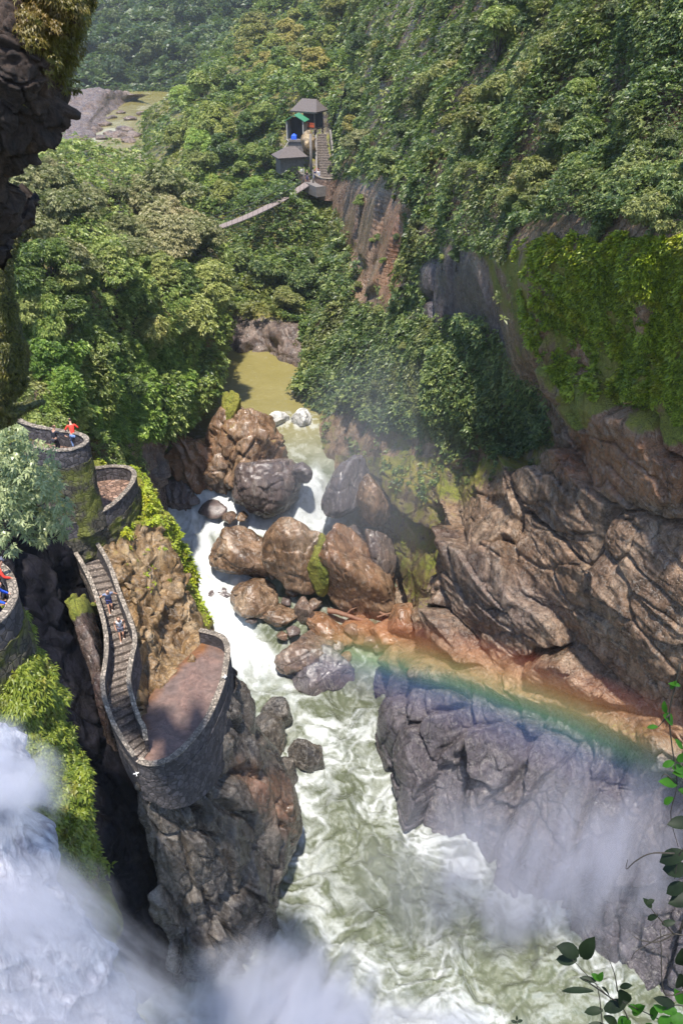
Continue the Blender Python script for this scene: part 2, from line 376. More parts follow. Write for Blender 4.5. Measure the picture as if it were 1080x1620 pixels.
# --- right wall of the gorge, from the forested slope down to the pool
rowsA = [
 [(520,-60,260),(600,-60,190),(700,-60,130),(820,-60,90),(940,-60,64),(1050,-60,52),(1200,-60,44)],
 [(545,100,180),(590,110,140),(680,110,100),(790,110,76),(900,110,58),(1020,110,48),(1200,110,40)],
 [(542,200,150),(580,200,125),(660,200,92),(770,200,70),(890,200,54),(1020,200,44),(1200,200,37)],
 [(538,285,134),(575,295,110),(650,300,84),(760,300,65),(880,300,50),(1020,300,41),(1200,300,34)],
 [(525,400,118),(575,400,100),(650,400,78),(735,400,62),(840,400,48),(1000,400,39),(1200,400,32)],
 [(490,490,104),(560,490,90),(650,490,72),(745,490,61),(826,480,49.5),(980,500,41),(1200,500,31)],
 [(474,590,92),(560,600,80),(640,600,68),(770,600,57.5),(846,590,49.5),(980,600,41.5),(1200,600,31)],
 [(462,690,83),(550,690,74),(640,700,66),(760,690,57),(890,680,48.5),(990,690,41),(1200,700,33)],
 [(468,735,79),(545,760,72),(640,770,62),(730,775,55),(840,785,48.5),(980,795,40.5),(1200,800,32.5)],
 [(560,830,70),(615,870,65),(665,870,59),(720,870,50),(850,880,45),(1000,890,38.3),(1200,890,33)],
 [(600,930,64),(650,955,60),(690,960,50.5),(760,960,45.8),(880,970,41.5),(1010,980,36.8),(1200,990,32.5)],
 [(606,1010,59),(655,1022,53),(700,1030,48),(790,1055,44),(890,1085,40.6),(1010,1120,36.8),(1200,1165,32)],
 [(606,1040,56.5),(645,1048,48),(700,1066,45),(790,1086,43),(890,1116,39.6),(1010,1150,35.6),(1200,1200,29.8)],
 [(604,1120,52.4),(632,1150,44.6),(700,1180,41.3),(790,1200,39.3),(890,1230,36.6),(1010,1260,33.2),(1200,1320,27.4)],
 [(612,1200,46.4),(650,1290,40.6),(700,1335,38.1),(780,1385,35.2),(880,1425,32.9),(1000,1530,28.4),(1200,1660,23.6)]]
A = loft(rowsA, step=2.4, drop=(0, -1.0, -5), wrapL=(9, 14), back=(0, 30, 6))
AX, AY = A.px.copy(), A.py.copy()
nz = fbm(A.P.reshape(-1, 3) / 5.0, 3, 77).reshape(A.px.shape) * 26
bx, by = AX + nz, AY + nz * .7
vegA = np.zeros(AX.shape)
vegA = np.maximum(vegA, polyf(bx, by, [(440,-100),(1300,-100),(1300,400),(1000,410),(820,430),(760,400),(700,385),(650,330),(640,300),(560,290),(540,290),(470,300)], 22))
vegA = np.maximum(vegA, .9 * polyf(bx, by, [(470,300),(540,330),(560,470),(640,500),(680,520),(760,560),(720,640),(700,700),(600,690),(560,660),(470,640),(440,480)], 18))
vegA = np.maximum(vegA, .7 * polyf(bx, by, [(600,300),(700,380),(760,500),(850,640),(860,700),(760,720),(660,700),(600,600)], 20))
vegA = np.maximum(vegA, .42 * polyf(bx, by, [(800,380),(1300,380),(1300,680),(1060,680),(980,600),(880,600),(820,520)], 18))
vegA = np.maximum(vegA, .35 * polyf(bx, by, [(480,640),(640,680),(850,690),(800,750),(700,760),(650,820),(600,760),(480,700)], 20))
bare = polyf(bx, by, [(600,310),(634,310),(630,470),(606,470)], 8) + polyf(bx, by, [(672,425),(738,402),(752,480),(702,522),(670,490)], 10)
vegA = vegA * (1 - np.clip(bare, 0, 1) * .8)
mossA = np.maximum(polyf(bx, by, [(770,400),(1300,380),(1300,720),(1060,700),(980,640),(930,690),(870,660),(790,520)], 16),
        .55 * polyf(bx, by, [(480,600),(700,620),(870,660),(860,740),(760,760),(690,800),(690,980),(640,960),(600,860),(560,760),(480,720)], 22))
mossA = np.maximum(mossA, .30 * polyf(bx, by, [(560,300),(800,400),(860,650),(600,640)], 30))
mossA = np.maximum(mossA, .22 * polyf(bx, by, [(700,740),(1300,700),(1300,860),(900,840),(760,830)], 20))
mossA = np.maximum(mossA, .34 * polyf(bx, by, [(600,1030),(900,1100),(1300,1200),(1300,1280),(1000,1190),(880,1140),(700,1080),(600,1060)], 12))
redA = np.maximum(.8 * polyf(bx, by, [(910,680),(1300,660),(1300,800),(1000,790),(920,760)], 16),
       .26 * polyf(bx, by, [(600,990),(700,1000),(820,1040),(900,1080),(1300,1150),(1300,1200),(1000,1165),(860,1120),(720,1070),(600,1045)], 12))
redA = np.maximum(redA, .6 * polyf(bx, by, [(600,310),(640,310),(635,480),(590,480)], 8))
greyA = np.maximum(polyf(bx, by, [(590,1050),(700,1075),(900,1130),(1010,1180),(1300,1230),(1300,1700),(590,1700)], 14) * .85,
        .75 * polyf(bx, by, [(650,400),(760,400),(800,560),(700,560),(650,500)], 14))
greyA = np.maximum(greyA, .35 * polyf(bx, by, [(700,840),(900,960),(820,1040),(690,960)], 30))
mossA = np.where(AY < 720, mossA * np.clip(.72 + .9 * fbm(A.P.reshape(-1, 3) / 2.4, 3, 88).reshape(AX.shape), .15, 1), mossA); redA = np.maximum(redA, .45 * polyf(bx, by, [(800,480),(1300,420),(1300,700),(940,680)], 20))
rockmask = 1 - .75 * np.clip(vegA, 0, 1)
greymask = sstep(.3, .7, greyA)
def basis(a, b):
    e1 = b - a; e1 /= np.linalg.norm(e1); e2 = np.cross(e1, [0, -1, .3]); e2 /= np.linalg.norm(e2); e3 = np.cross(e1, e2); return np.stack([e1, e2, e3], 1)
def spacing(s_):
    a = np.linalg.norm(np.gradient(s_.P, axis=0), axis=2); b_ = np.linalg.norm(np.gradient(s_.P, axis=1), axis=2); return np.maximum(a, b_).ravel()
def slabs(p, Bs, sizes, amp, seed, joint=.5, tilt=1.0, warp=.16, jw=.045):
    wv2 = np.stack([fbm(p / 3.2, 3, seed + k) for k in (1, 2, 3)], 1)
    o, e, _ = blocks((p @ Bs) / np.array(sizes) + wv2 * warp * np.clip(3.2 / (5 * SPA) - .25, 0, 1)[:, None], seed + 9, tilt)
    o = o * sstep(0, 1, e / np.maximum(.05, 1.6 * SPA / min(sizes)))
    at_ = np.clip(min(sizes) / (4.0 * SPA) - .3, 0, 1)
    return at_ * (amp * o - joint * amp * np.exp(-(e / jw) ** 2))
SPA = spacing(A)
pA_ = A.P.reshape(-1, 3); nA = A.N.reshape(-1, 3)
Bd = basis(at(700, 830, 52), at(930, 1080, 39.5)); Bv = np.eye(3)
brown = (1 - sstep(.3, .7, greyA.ravel())) ; gw = polyf(bx, by, [(590,1050),(700,1075),(900,1130),(1010,1180),(1300,1230),(1300,1700),(590,1700)], 16).ravel()
up_ = polyf(bx, by, [(400,-100),(1300,-100),(1300,600),(840,600),(700,720),(400,760)], 40).ravel()
d_ = 1.2 * fbm(pA_ / 13, 3, 3)
d_ += (1 - gw) * (1 - up_) * (slabs(pA_, Bd, (14, 6.5, 8), 2.1, 411, .40, 1.1, .12, .03) + slabs(pA_, Bd, (4.5, 2.0, 2.6), .34, 431, .7, 1.2, .16, .03) + slabs(pA_, Bd, (1.5, .7, .9), .05, 451, .6))
d_ += gw * (slabs(pA_, Bv, (3.2, 3.2, 9), 1.5, 511, .45) + slabs(pA_, Bv, (1.7, 1.7, 2.6), .34, 531, .5) + slabs(pA_, Bv, (.6, .6, .7), .05, 551, .5))
d_ += up_ * rockmask.ravel() * (slabs(pA_, Bv, (7, 7, 24), 1.5, 611, .25, .5, .05, .08))
qd = pA_ @ Bd; d_ += (1 - gw) * (1 - up_) * .16 * np.clip(.8 / (4 * SPA) - .3, 0, 1) * ridged(qd / np.array([3.2, .7, .9]), 4, 77) + np.clip(.8 / (5 * SPA) - .3, 0, 1) * (.10 * ridged(pA_ / .8, 3, 79) * rockmask.ravel() + .04 * fbm(pA_ / .3, 2, 80))
ledge = polyf(AX, AY, [(600,1005),(700,1015),(800,1050),(900,1088),(1300,1160),(1300,1200),(1000,1152),(880,1110),(700,1064),(600,1045)], 9).ravel(); d_ = d_ * (1 - .72 * ledge)
A.P = (pA_ + nA * d_[:, None]).reshape(A.P.shape); A.N = grid_normals(A.P); A.px, A.py, A.t = proj(A.P)
surf_obj(A, 'canyon_cliff_terrain', M['cliff'], None, moss=mossA, red=redA, grey=greyA)['kind'] = 'structure'

# --- hillside behind the hanging bridge
rowsF = [
 [(440,-60,330),(480,-60,320),(530,-60,300),(580,-60,280),(660,-60,260)],
 [(385,40,290),(430,40,270),(480,40,250),(530,40,225),(600,40,200)],
 [(330,110,250),(370,110,230),(420,110,205),(480,110,185),(560,110,165)],
 [(262,160,225),(320,160,200),(380,160,180),(440,160,165),(530,160,150)],
 [(225,225,195),(290,220,170),(360,220,158),(430,220,152),(530,220,150)],
 [(225,285,160),(290,285,145),(360,280,143),(430,275,143),(530,280,143)],
 [(260,340,135),(320,345,130),(370,345,130),(430,340,131),(530,340,131)],
 [(300,420,115),(350,420,117),(400,420,117),(450,420,118),(540,420,118)],
 [(310,490,107),(350,495,106),(400,495,104),(450,500,103),(540,510,102)],
 [(320,545,101),(360,547,100.6),(400,550,100),(450,555,97),(540,560,93)]]
Fh = loft(rowsF, step=3.2, drop=(0, -2, -6), wrapL=(22, 14), back=(0, 40, 10))
vegF = 1 - .92 * polyf(Fh.px, Fh.py, [(355,505),(470,512),(480,700),(300,700)], 9)
Fh = rough_up(Fh, 3.0, 22, ((5, 1.3), (2, .6)), .5, .2, 1 - .6 * vegF, seed=12)
surf_obj(Fh, 'bridge_hill_terrain', M['cliff'], None, moss=vegF * .5, red=vegF * 0, grey=.45 + 0 * vegF)['kind'] = 'structure'

# --- far side of the valley and its river flat
rowsG = [
 [(-80,-60,520),(100,-60,500),(250,-60,480),(400,-60,460),(600,-60,440)],
 [(-80,20,450),(100,20,440),(250,20,420),(400,20,410),(600,20,400)],
 [(-80,90,390),(100,90,380),(250,90,375),(400,90,370),(600,90,370)],
 [(-80,140,345),(100,140,345),(250,135,352),(400,140,350),(600,140,350)]]
G = loft(rowsG, step=3.4, drop=(0, -6, -8), back=(0, 60, 30))
G = rough_up(G, 7.0, 45, ((9, 1.6),), .5, .2, seed=22)
surf_obj(G, 'far_hill_terrain', M['soil'], None, moss=0 * G.px, red=0 * G.px, grey=0 * G.px)['kind'] = 'structure'
# rocky far bank of the upper river
rowsB = [[tuple(atz(x, y, 22.6 + dz)) for x, y, dz in r] for r in [
 [(90,138,6),(160,140,5.0),(200,146,2.4),(236,150,2.4)],
 [(90,160,3.5),(150,158,3.4),(182,158,1.2),(212,158,-.8)],
 [(90,182,1.5),(140,182,1.6),(160,178,.7),(186,174,-.9)],
 [(90,205,.8),(125,205,.8),(146,200,.1),(168,192,-.9)],
 [(90,240,-.6),(115,238,-.6),(140,230,-.9),(160,215,-1.2)]]]
Bk = loft(rowsB, step=2.2, raw=True)
Bk = rough_up(Bk, .8, 14, ((7, 1.2), (3, .6)), .4, .3, seed=29)
surf_obj(Bk, 'rocky_riverbank', M['cliff'], None, moss=0 * Bk.px, red=0 * Bk.px, grey=.35 + 0 * Bk.px)['kind'] = 'structure'

# --- left hillside under the forest
rowsE = [
 [(-100,215,150),(60,225,150),(150,240,152),(230,270,140),(290,310,125)],
 [(-100,280,90),(60,270,100),(150,275,112),(235,310,120),(305,350,112)],
 [(-100,360,62),(60,360,70),(150,370,78),(240,390,90),(335,410,98)],
 [(-100,470,48),(50,470,52),(150,470,60),(250,470,72),(348,480,86)],
 [(-100,570,43),(50,570,48),(150,570,57),(250,570,70),(348,560,82)],
 [(-100,640,41.5),(50,650,44.5),(150,650,51),(240,650,63.5),(318,640,76)],
 [(-100,720,41),(60,710,43.5),(150,720,47.5),(228,710,59.5),(262,705,69)],
 [(-100,790,41),(60,790,43.5),(160,790,47.5),(228,790,58),(266,790,65.5)],
 [(-100,860,40),(60,860,42.5),(180,860,48),(245,860,56),(280,868,62.5)]]
E = loft(rowsE, step=3.0, drop=(1, -1, -9), wrapR=(9, 12), back=(0, 20, -8))
ex, ey = E.px.copy(), E.py.copy(); ez = fbm(E.P.reshape(-1, 3) / 4, 2, 9).reshape(ex.shape) * 16
vegE = 1 - polyf(ex + ez, ey + ez, [(232,705),(300,660),(330,650),(400,690),(400,1000),(230,1000)], 12)
E = rough_up(E, 2.0, 13, ((3.6, 1.0), (1.3, .4)), .5, .2, 1 - .7 * vegE, seed=33)
surf_obj(E, 'forest_hill_terrain', M['cliff'], None, moss=.35 * vegE + .1, red=0 * vegE, grey=.7 * (1 - vegE))['kind'] = 'structure'

# --- the crag that carries the stairs
rowsC1 = [
 [(150,742,46),(175,745,46),(200,748,46.2),(218,758,47),(232,775,48.5)],
 [(150,812,41.5),(175,808,42),(215,795,43.2),(248,790,45),(262,812,47)],
 [(165,880,38.4),(195,872,39.2),(228,860,41),(264,850,43.2),(292,880,46)],
 [(192,930,36.6),(218,918,37.8),(252,900,39.8),(292,900,42.2),(316,935,44.6)],
 [(216,1005,34.3),(238,992,35.6),(270,975,37.8),(312,962,40),(332,985,43)],
 [(212,1060,32.7),(236,1055,33.8),(262,1044,35.2),(312,1000,38.2),(336,1004,41)],
 [(218,1128,30.9),(232,1130,31.2),(264,1083,33.4),(322,1028,36.4),(338,1020,39)]]
C1 = loft(rowsC1, step=1.7, drop=(0, -.3, -2.5), wrapR=(4, 12), wrapL=(.8, 4), back=(0, 2.5, -6))
cx_, cy_ = C1.px, C1.py
cz = fbm(C1.P.reshape(-1, 3) / 1.6, 3, 5).reshape(cx_.shape) * 18
mC1 = np.maximum(polyf(cx_ + cz, cy_ + cz, [(140,730),(250,730),(330,960),(338,1030),(322,960),(280,880),(240,830),(200,860),(150,830)], 12),
                 .35 * polyf(cx_ + cz, cy_ + cz, [(150,820),(260,840),(280,920),(230,960),(190,930)], 20))
C1 = rough_up(C1, .6, 3.5, ((2.4, .55), (.9, .22), (.38, .09)), .5, .12, None, (1, 1, .7), 61)
tp = np.array([atz(x, y, 28.9)[:2] for x, y in [(140,735),(190,728),(222,744),(214,772),(192,796),(150,826),(90,842),(96,800),(130,765)]])
inn = polyf(C1.P[..., 0].ravel(), C1.P[..., 1].ravel(), tp.tolist(), .15).reshape(C1.px.shape)
C1.P[..., 2] = np.where(inn > .3, np.minimum(C1.P[..., 2], 27.6), C1.P[..., 2]); C1.N = grid_normals(C1.P); mC1 = mC1 * (1 - inn)
surf_obj(C1, 'stair_crag_terrain', M['crag'], None, moss=mC1, red=.12 + 0 * mC1, grey=0 * mC1)['kind'] = 'structure'

rowsC2 = [
 [(208,1195,29.3),(236,1222,28.6),(285,1228,28.9),(335,1165,31.4),(356,1090,34.4),(362,1050,37)],
 [(222,1262,27.7),(250,1266,27.7),(296,1265,28.3),(348,1195,31),(384,1150,34),(384,1110,37.5)],
 [(235,1330,27.3),(262,1335,27.1),(316,1325,28),(376,1280,31),(436,1245,34.6),(450,1215,38.5)],
 [(248,1420,27.0),(275,1428,26.9),(330,1415,27.8),(388,1385,30),(456,1335,34),(476,1310,37)],
 [(262,1500,27),(285,1512,26.9),(322,1500,27.4),(368,1475,28.9),(420,1432,31.2),(445,1420,34)],
 [(270,1575,26.9),(290,1580,26.7),(320,1570,27),(360,1540,28),(410,1490,30),(432,1475,32)]]
C2 = loft(rowsC2, step=1.7, drop=(0, -.5, -5), wrapL=(2.0, 10), wrapR=(2.5, 10), back=(0, 1.2, -3.5))
zz = 0 * C2.px
redC2 = .55 * polyf(C2.px, C2.py, [(370,1200),(450,1230),(480,1340),(430,1300),(390,1260)], 18)
C2 = rough_up(C2, .7, 4, ((2.1, .8), (.9, .32), (.4, .1)), .6, .2, None, (1, 1, .3), 71, rot=-.2)
surf_obj(C2, 'pillar_rock_terrain', M['slate'], None, moss=.1 + zz, red=redC2, grey=.12 + zz)['kind'] = 'structure'

# --- dark wall of the ravine to the left of the crag
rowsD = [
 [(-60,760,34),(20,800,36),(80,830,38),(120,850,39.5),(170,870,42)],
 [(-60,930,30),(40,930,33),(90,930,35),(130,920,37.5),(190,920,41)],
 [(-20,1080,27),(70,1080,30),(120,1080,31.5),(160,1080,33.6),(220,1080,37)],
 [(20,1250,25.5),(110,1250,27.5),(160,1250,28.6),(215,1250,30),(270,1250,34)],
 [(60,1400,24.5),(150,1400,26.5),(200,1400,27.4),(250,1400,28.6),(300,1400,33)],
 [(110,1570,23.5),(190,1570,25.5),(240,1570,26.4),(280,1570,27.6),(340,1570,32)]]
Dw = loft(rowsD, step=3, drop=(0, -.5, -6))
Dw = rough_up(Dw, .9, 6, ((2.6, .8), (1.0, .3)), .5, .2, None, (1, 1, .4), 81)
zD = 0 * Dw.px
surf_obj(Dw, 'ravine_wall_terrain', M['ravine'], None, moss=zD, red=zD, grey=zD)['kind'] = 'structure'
# narrow rock rib beside the stairs
rowsR = [
 [(104,950,34.2),(115,938,34.6),(130,942,35),(146,955,35.6)],
 [(112,985,33.2),(124,985,33.0),(142,985,33.2),(158,1000,34.6)],
 [(134,1050,31.9),(146,1050,31.6),(160,1050,31.8),(168,1058,33)],
 [(150,1105,31),(158,1110,30.7),(168,1110,30.8),(176,1112,32)]]
Rb = loft(rowsR, step=1.7, drop=(0, -.2, -4), wrapL=(1.2, 6), wrapR=(1.0, 4), back=(0, 1.2, -2.6))
mR = polyf(Rb.px, Rb.py, [(90,925),(160,925),(160,972),(128,965),(112,985),(96,975)], 8)
Rb = rough_up(Rb, .2, 3, ((1.5, .35), (.6, .15)), .6, .12, None, (1, 1, .35), 85)
surf_obj(Rb, 'rock_rib_terrain', M['slate'], None, moss=mR, red=.25 + 0 * mR, grey=.2 + 0 * mR)['kind'] = 'structure'

# --- fern-covered rib under the left lookout
rowsI = [
 [(-80,960,21.6),(-10,975,21.2),(-2,985,21.3),(12,985,22)],
 [(-80,1080,20.6),(-12,1080,19.8),(38,1065,20.4),(56,1055,21.6)],
 [(-80,1180,19.6),(18,1180,18.6),(76,1165,19.4),(94,1158,20.8)],
 [(-60,1290,18.6),(48,1290,17.6),(112,1272,18.6),(128,1266,20)],
 [(0,1400,17.6),(78,1400,16.8),(130,1372,18),(144,1368,19.4)],
 [(38,1520,16.6),(108,1520,16.2),(164,1470,17.4),(178,1465,18.8)]]
I_ = loft(rowsI, step=2.2, drop=(0, -.3, -8), wrapR=(1.5, 14), back=(0, .8, -1.2))
zI = 0 * I_.px
I_ = rough_up(I_, .5, 3, ((1.4, .3),), .5, .15, None, seed=91)
surf_obj(I_, 'fern_rib_terrain', M['mossrock'], None, moss=.6 + zI, red=.1 + zI, grey=zI)['kind'] = 'structure'

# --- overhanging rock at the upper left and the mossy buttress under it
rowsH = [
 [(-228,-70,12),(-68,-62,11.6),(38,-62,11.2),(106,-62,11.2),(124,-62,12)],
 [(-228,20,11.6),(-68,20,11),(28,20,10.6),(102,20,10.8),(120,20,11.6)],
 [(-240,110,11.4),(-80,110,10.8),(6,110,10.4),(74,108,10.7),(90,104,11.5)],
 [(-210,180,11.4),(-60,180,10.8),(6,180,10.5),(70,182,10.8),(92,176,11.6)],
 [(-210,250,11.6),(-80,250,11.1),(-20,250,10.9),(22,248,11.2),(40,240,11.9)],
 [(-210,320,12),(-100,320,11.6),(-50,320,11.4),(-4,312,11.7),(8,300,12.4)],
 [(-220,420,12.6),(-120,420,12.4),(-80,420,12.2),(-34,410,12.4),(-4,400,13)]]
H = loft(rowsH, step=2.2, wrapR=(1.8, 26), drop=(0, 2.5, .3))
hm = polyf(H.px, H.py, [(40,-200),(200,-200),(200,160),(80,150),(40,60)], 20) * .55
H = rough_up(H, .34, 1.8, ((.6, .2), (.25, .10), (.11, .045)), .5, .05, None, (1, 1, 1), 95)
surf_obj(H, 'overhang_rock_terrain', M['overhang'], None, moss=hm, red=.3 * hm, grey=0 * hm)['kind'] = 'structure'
rowsJ = [
 [(-60,400,19.44),(-20,410,18.43),(4,425,18.29),(20,440,18.86)],
 [(-60,500,19.01),(-10,500,18.00),(22,505,18.00),(36,510,18.72)],
 [(-60,580,18.86),(-10,580,17.86),(26,580,17.93),(42,582,18.72)],
 [(-60,612,19.01),(-16,612,18.00),(18,612,18.07),(34,612,18.79)],
 [(-60,672,19.30),(-30,672,18.43),(0,662,18.43),(14,652,19.01)]]
J = loft(rowsJ, step=2.2, wrapR=(1.4, 10), drop=(0, 2.5, -.9), back=(0, 2, 1))
J = rough_up(J, .3, 1.8, ((.9, .2), (.35, .09)), .4, .06, None, (1, 1, .6), 97)
zJ = 0 * J.px
surf_obj(J, 'mossy_buttress_terrain', M['mossrock'], None, moss=.5 + zJ, red=zJ, grey=zJ)['kind'] = 'structure'

# --- ground far below everything, to the horizon
mb = MB(); mb.add([(-1500, -400, -8), (1500, -400, -8), (1500, 2000, -8), (-1500, 2000, -8)], [(0, 1, 2, 3)])
mb.build('ground', M['soil'])['kind'] = 'structure'

# ------------------------------------------------------------------ water
def zw(D): return np.interp(D, [50, 56, 60, 66, 72, 77, 80, 90], [0, .5, 2.2, 6.2, 10.4, 13.6, 15, 15])
py_r = np.concatenate([np.arange(500, 1040, 2.2), np.arange(1040, 1660, 2.0)])
up = (810 - py_r) / FPX; tan_ = (SP - CP * up) / (CP + SP * up)
Dr = np.interp(0, [0, 1], [0, 1]) + np.array([np.interp(0, (np.linspace(20, 130, 2200) * tt - CAMZ + zw(np.linspace(20, 130, 2200))), np.linspace(20, 130, 2200)) for tt in tan_])
pxs = np.arange(100, 1180, 2.4)
W_ = np.zeros((len(py_r), len(pxs), 3))
tt_ = Dr / (CP + SP * up)
W_[..., 0] = tt_[:, None] * (pxs[None] - 540) / FPX; W_[..., 1] = Dr[:, None]; W_[..., 2] = zw(Dr)[:, None]
Ws = Surf(); Ws.P = W_; Ws.h, Ws.w = W_.shape[:2]; Ws.px, Ws.py, Ws.t = proj(W_)
p = W_.reshape(-1, 3); wx, wy = Ws.px.ravel(), Ws.py.ravel()
nb = fbm(p / 2.2, 3, 121) * 14
white = polyf(wx + nb, wy + nb, [(230,780),(285,775),(360,768),(460,775),(480,752),(520,790),(550,835),(440,840),(330,850),(345,880),(440,905),(400,925),(370,960),(400,985),(440,1040),(475,1110),(430,1140),(395,1120),(365,1060),(335,1000),(300,930),(250,850)], 12)
white = np.maximum(white, .55 * polyf(wx + nb, wy, [(555,840),(600,860),(620,950),(600,960),(575,900)], 9))
white = np.maximum(white, .7 * polyf(wx, wy, [(474,750),(500,735),(560,835),(500,850),(460,790)], 10))
pool = sstep(1030, 1110, wy)
q = p.copy(); q[:, 2] = 0
wv = np.stack([fbm(q / 3.2, 3, 131), fbm(q / 3.2, 3, 137), 0 * p[:, 0]], 1)
fil = 1 - np.abs(fbm((q + wv * 2.6) / 1.5, 4, 141)) * 3.4
fil2 = 1 - np.abs(fbm((q + wv * 1.8) / .6, 3, 151)) * 2.8
patch = sstep(-.10, .32, fbm((q + wv * 3) / 4.2, 3, 161))
shore = polyf(wx, wy, [(605,1180),(625,1270),(700,1330),(780,1380),(880,1410),(940,1420),(900,1480),(780,1430),(700,1385),(640,1340),(590,1260)], 22)
left = polyf(wx, wy, [(380,1100),(470,1120),(520,1180),(500,1330),(560,1450),(620,1620),(300,1700),(300,1400)], 50)
foam = np.clip(sstep(.25, 1.0, fil) * (.22 + .40 * patch) + sstep(.3, 1, fil2) * .30 * (.3 + patch) + .22 * patch + .03, 0, 1) * (.80 + .2 * shore)
foam = np.clip(foam + .42 * shore * sstep(-.3, .5, fil2) + .35 * left * sstep(-.5, .6, fil) + .55 * polyf(wx + nb, wy + nb, [(430,1560),(700,1590),(760,1660),(400,1700)], 25), 0, 1)
up_calm = 1 - sstep(640, 760, wy)
foam = np.minimum(foam, .74) * pool + (1 - pool) * np.maximum(white * (.9 + .25 * fil2.clip(-1, 1)), .30 * sstep(.5, 1, fil) * sstep(640, 720, wy))
foam = np.maximum(foam, (1 - pool) * .55 * polyf(wx + nb, wy + nb * .5, [(425,655),(500,655),(500,680),(430,680)], 7) * sstep(-.2, .6, fil2))
foam = np.clip(foam, 0, 1)
amp = .04 + .50 * sstep(690, 790, wy) * (1 - pool) + pool * .42
dz = amp * (fbm((q + wv) / 2.4, 4, 171) * 1.6 + .5 * fbm((q + wv) / .7, 3, 181)) + .10 * foam * (fil2 * .5)
dz += pool * .38 * (ridged((q + wv * 1.5) / 2.4, 3, 211) - .4)
dz += .5 * white * ridged((q + wv) / 3.0, 3, 191) * sstep(700, 800, wy)
dz += 2.0 * np.exp(-((wx - 492) / 26) ** 2 - ((wy - 785) / 18) ** 2)
P2 = p.copy(); P2[:, 2] += dz; Ws.P = P2.reshape(W_.shape)
m, nt, out = newmat('river_water')
v = coords(nt); fo = attr(nt, 'foam')
n1 = noise_t(nt, v, 1.6, 8, .72, 1.2); n2 = noise_t(nt, v, .12, 4, .6, .8)
fm = mathn(nt, 'ADD', fo, mathn(nt, 'MULTIPLY', mathn(nt, 'SUBTRACT', n1, .5), .9))
fr = ramp(nt, fm, [(.05, 0), (.50, .40), (1.0, 1)])
poolc = mix(nt, n2, (.062, .074, .040), (.150, .162, .105)); calm = mix(nt, n2, (.17, .145, .045), (.25, .21, .075))
wc = mix(nt, attr(nt, 'calm'), poolc, calm)
col = mix(nt, fr, wc, (.60, .62, .62))
b = N(nt, 'ShaderNodeBsdfPrincipled'); nt.links.new(col, b.inputs['Base Color']); b.inputs['IOR'].default_value = 1.33
nt.links.new(ramp(nt, fr, [(0, .16), (.6, .7)]), b.inputs['Roughness'])
bp = N(nt, 'ShaderNodeBump'); bp.inputs['Strength'].default_value = .5; bp.inputs['Distance'].default_value = .25
nt.links.new(mathn(nt, 'ADD', noise_t(nt, v, 1.1, 8, .7, .8), mathn(nt, 'MULTIPLY', fr, .4)), bp.inputs['Height'])
nt.links.new(bp.outputs[0], b.inputs['Normal']); nt.links.new(b.outputs[0], out.inputs[0]); M['water'] = m
surf_obj(Ws, 'river_water', M['water'], None, foam=foam, calm=up_calm)['kind'] = 'structure'
# upper river beyond the bridge
g = np.stack(np.meshgrid(np.linspace(-190, 0, 260), np.linspace(190, 420, 300)), -1)
UP = np.concatenate([g, np.full(g.shape[:2] + (1,), 22.0)], 2); Us = Surf(); Us.P = UP; Us.h, Us.w = UP.shape[:2]
ux, uy, _ = proj(UP); uq = UP.reshape(-1, 3)
uf = .34 * polyf(ux, uy, [(100,150),(200,175),(205,200),(235,250),(60,260)], 8).ravel() * sstep(-.05, .5, fbm(uq / np.array([9, 16, 9]), 4, 201))
uf = np.maximum(uf, .2 * sstep(.2, .5, fbm(uq / np.array([6, 20, 9]), 3, 203)))
Us.P[..., 2] += (.25 * fbm(uq / 5, 3, 205)).reshape(Us.h, Us.w)
surf_obj(Us, 'upper_river_water', M['water'], None, foam=uf, calm=np.ones(Us.h * Us.w))['kind'] = 'structure'
# ------------------------------------------------------------------ leaves
def rosettes(C, AX_, size, nleaf=5, width=.5, droop=.25, flat=.35, jit=.35):
    """leaf sprays: C centres (n,3), AX_ axes (n,3), size (n,). Each leaf is one folded four-cornered blade"""
    n = len(C); rg = RNG
    a = AX_ / (np.linalg.norm(AX_, axis=1, keepdims=True) + 1e-9)
    ref = np.where(np.abs(a[:, 2:3]) > .9, np.array([[1., 0, 0]]), np.array([[0, 0, 1.]]))
    e1 = np.cross(a, ref); e1 /= np.linalg.norm(e1, axis=1, keepdims=True) + 1e-9; e2 = np.cross(a, e1)
    th = rg.random((n, 1)) * 6.28 + np.arange(nleaf)[None] * (6.283 / nleaf) + (rg.random((n, nleaf)) - .5) * jit * 2
    out = flat + (rg.random((n, nleaf)) - .4) * jit
    d = (e1[:, None] * np.cos(th)[..., None] + e2[:, None] * np.sin(th)[..., None]) + a[:, None] * out[..., None]
    d /= np.linalg.norm(d, axis=2, keepdims=True)
    L = size[:, None] * (.65 + .6 * rg.random((n, nleaf)))
    side = np.cross(d, a[:, None] + .3 * rg.standard_normal((n, nleaf, 3))); side /= np.linalg.norm(side, axis=2, keepdims=True) + 1e-9
    base = C[:, None] + d * (L * .08)[..., None]
    tip = C[:, None] + d * L[..., None]; tip[..., 2] -= droop * L
    midp = C[:, None] + d * (L * .5)[..., None] + np.array([0, 0, .06]) * L[..., None]
    wv_ = side * (L * width * .5)[..., None]
    V = np.stack([base, midp + wv_, tip, midp - wv_], 2).reshape(-1, 3)
    tint = np.repeat(np.clip(.5 + .25 * rg.standard_normal((n, 1)) + .12 * rg.standard_normal((n, nleaf)), 0, 1).ravel(), 4)
    F = np.arange(len(V)).reshape(-1, 4)
    return V, F, tint
def join(parts):
    V = []; F = []; T = []; k = 0
    for v, f, t in parts: V.append(v); F.append(f + k); T.append(t); k += len(v)
    return np.vstack(V), np.vstack(F), np.concatenate(T)
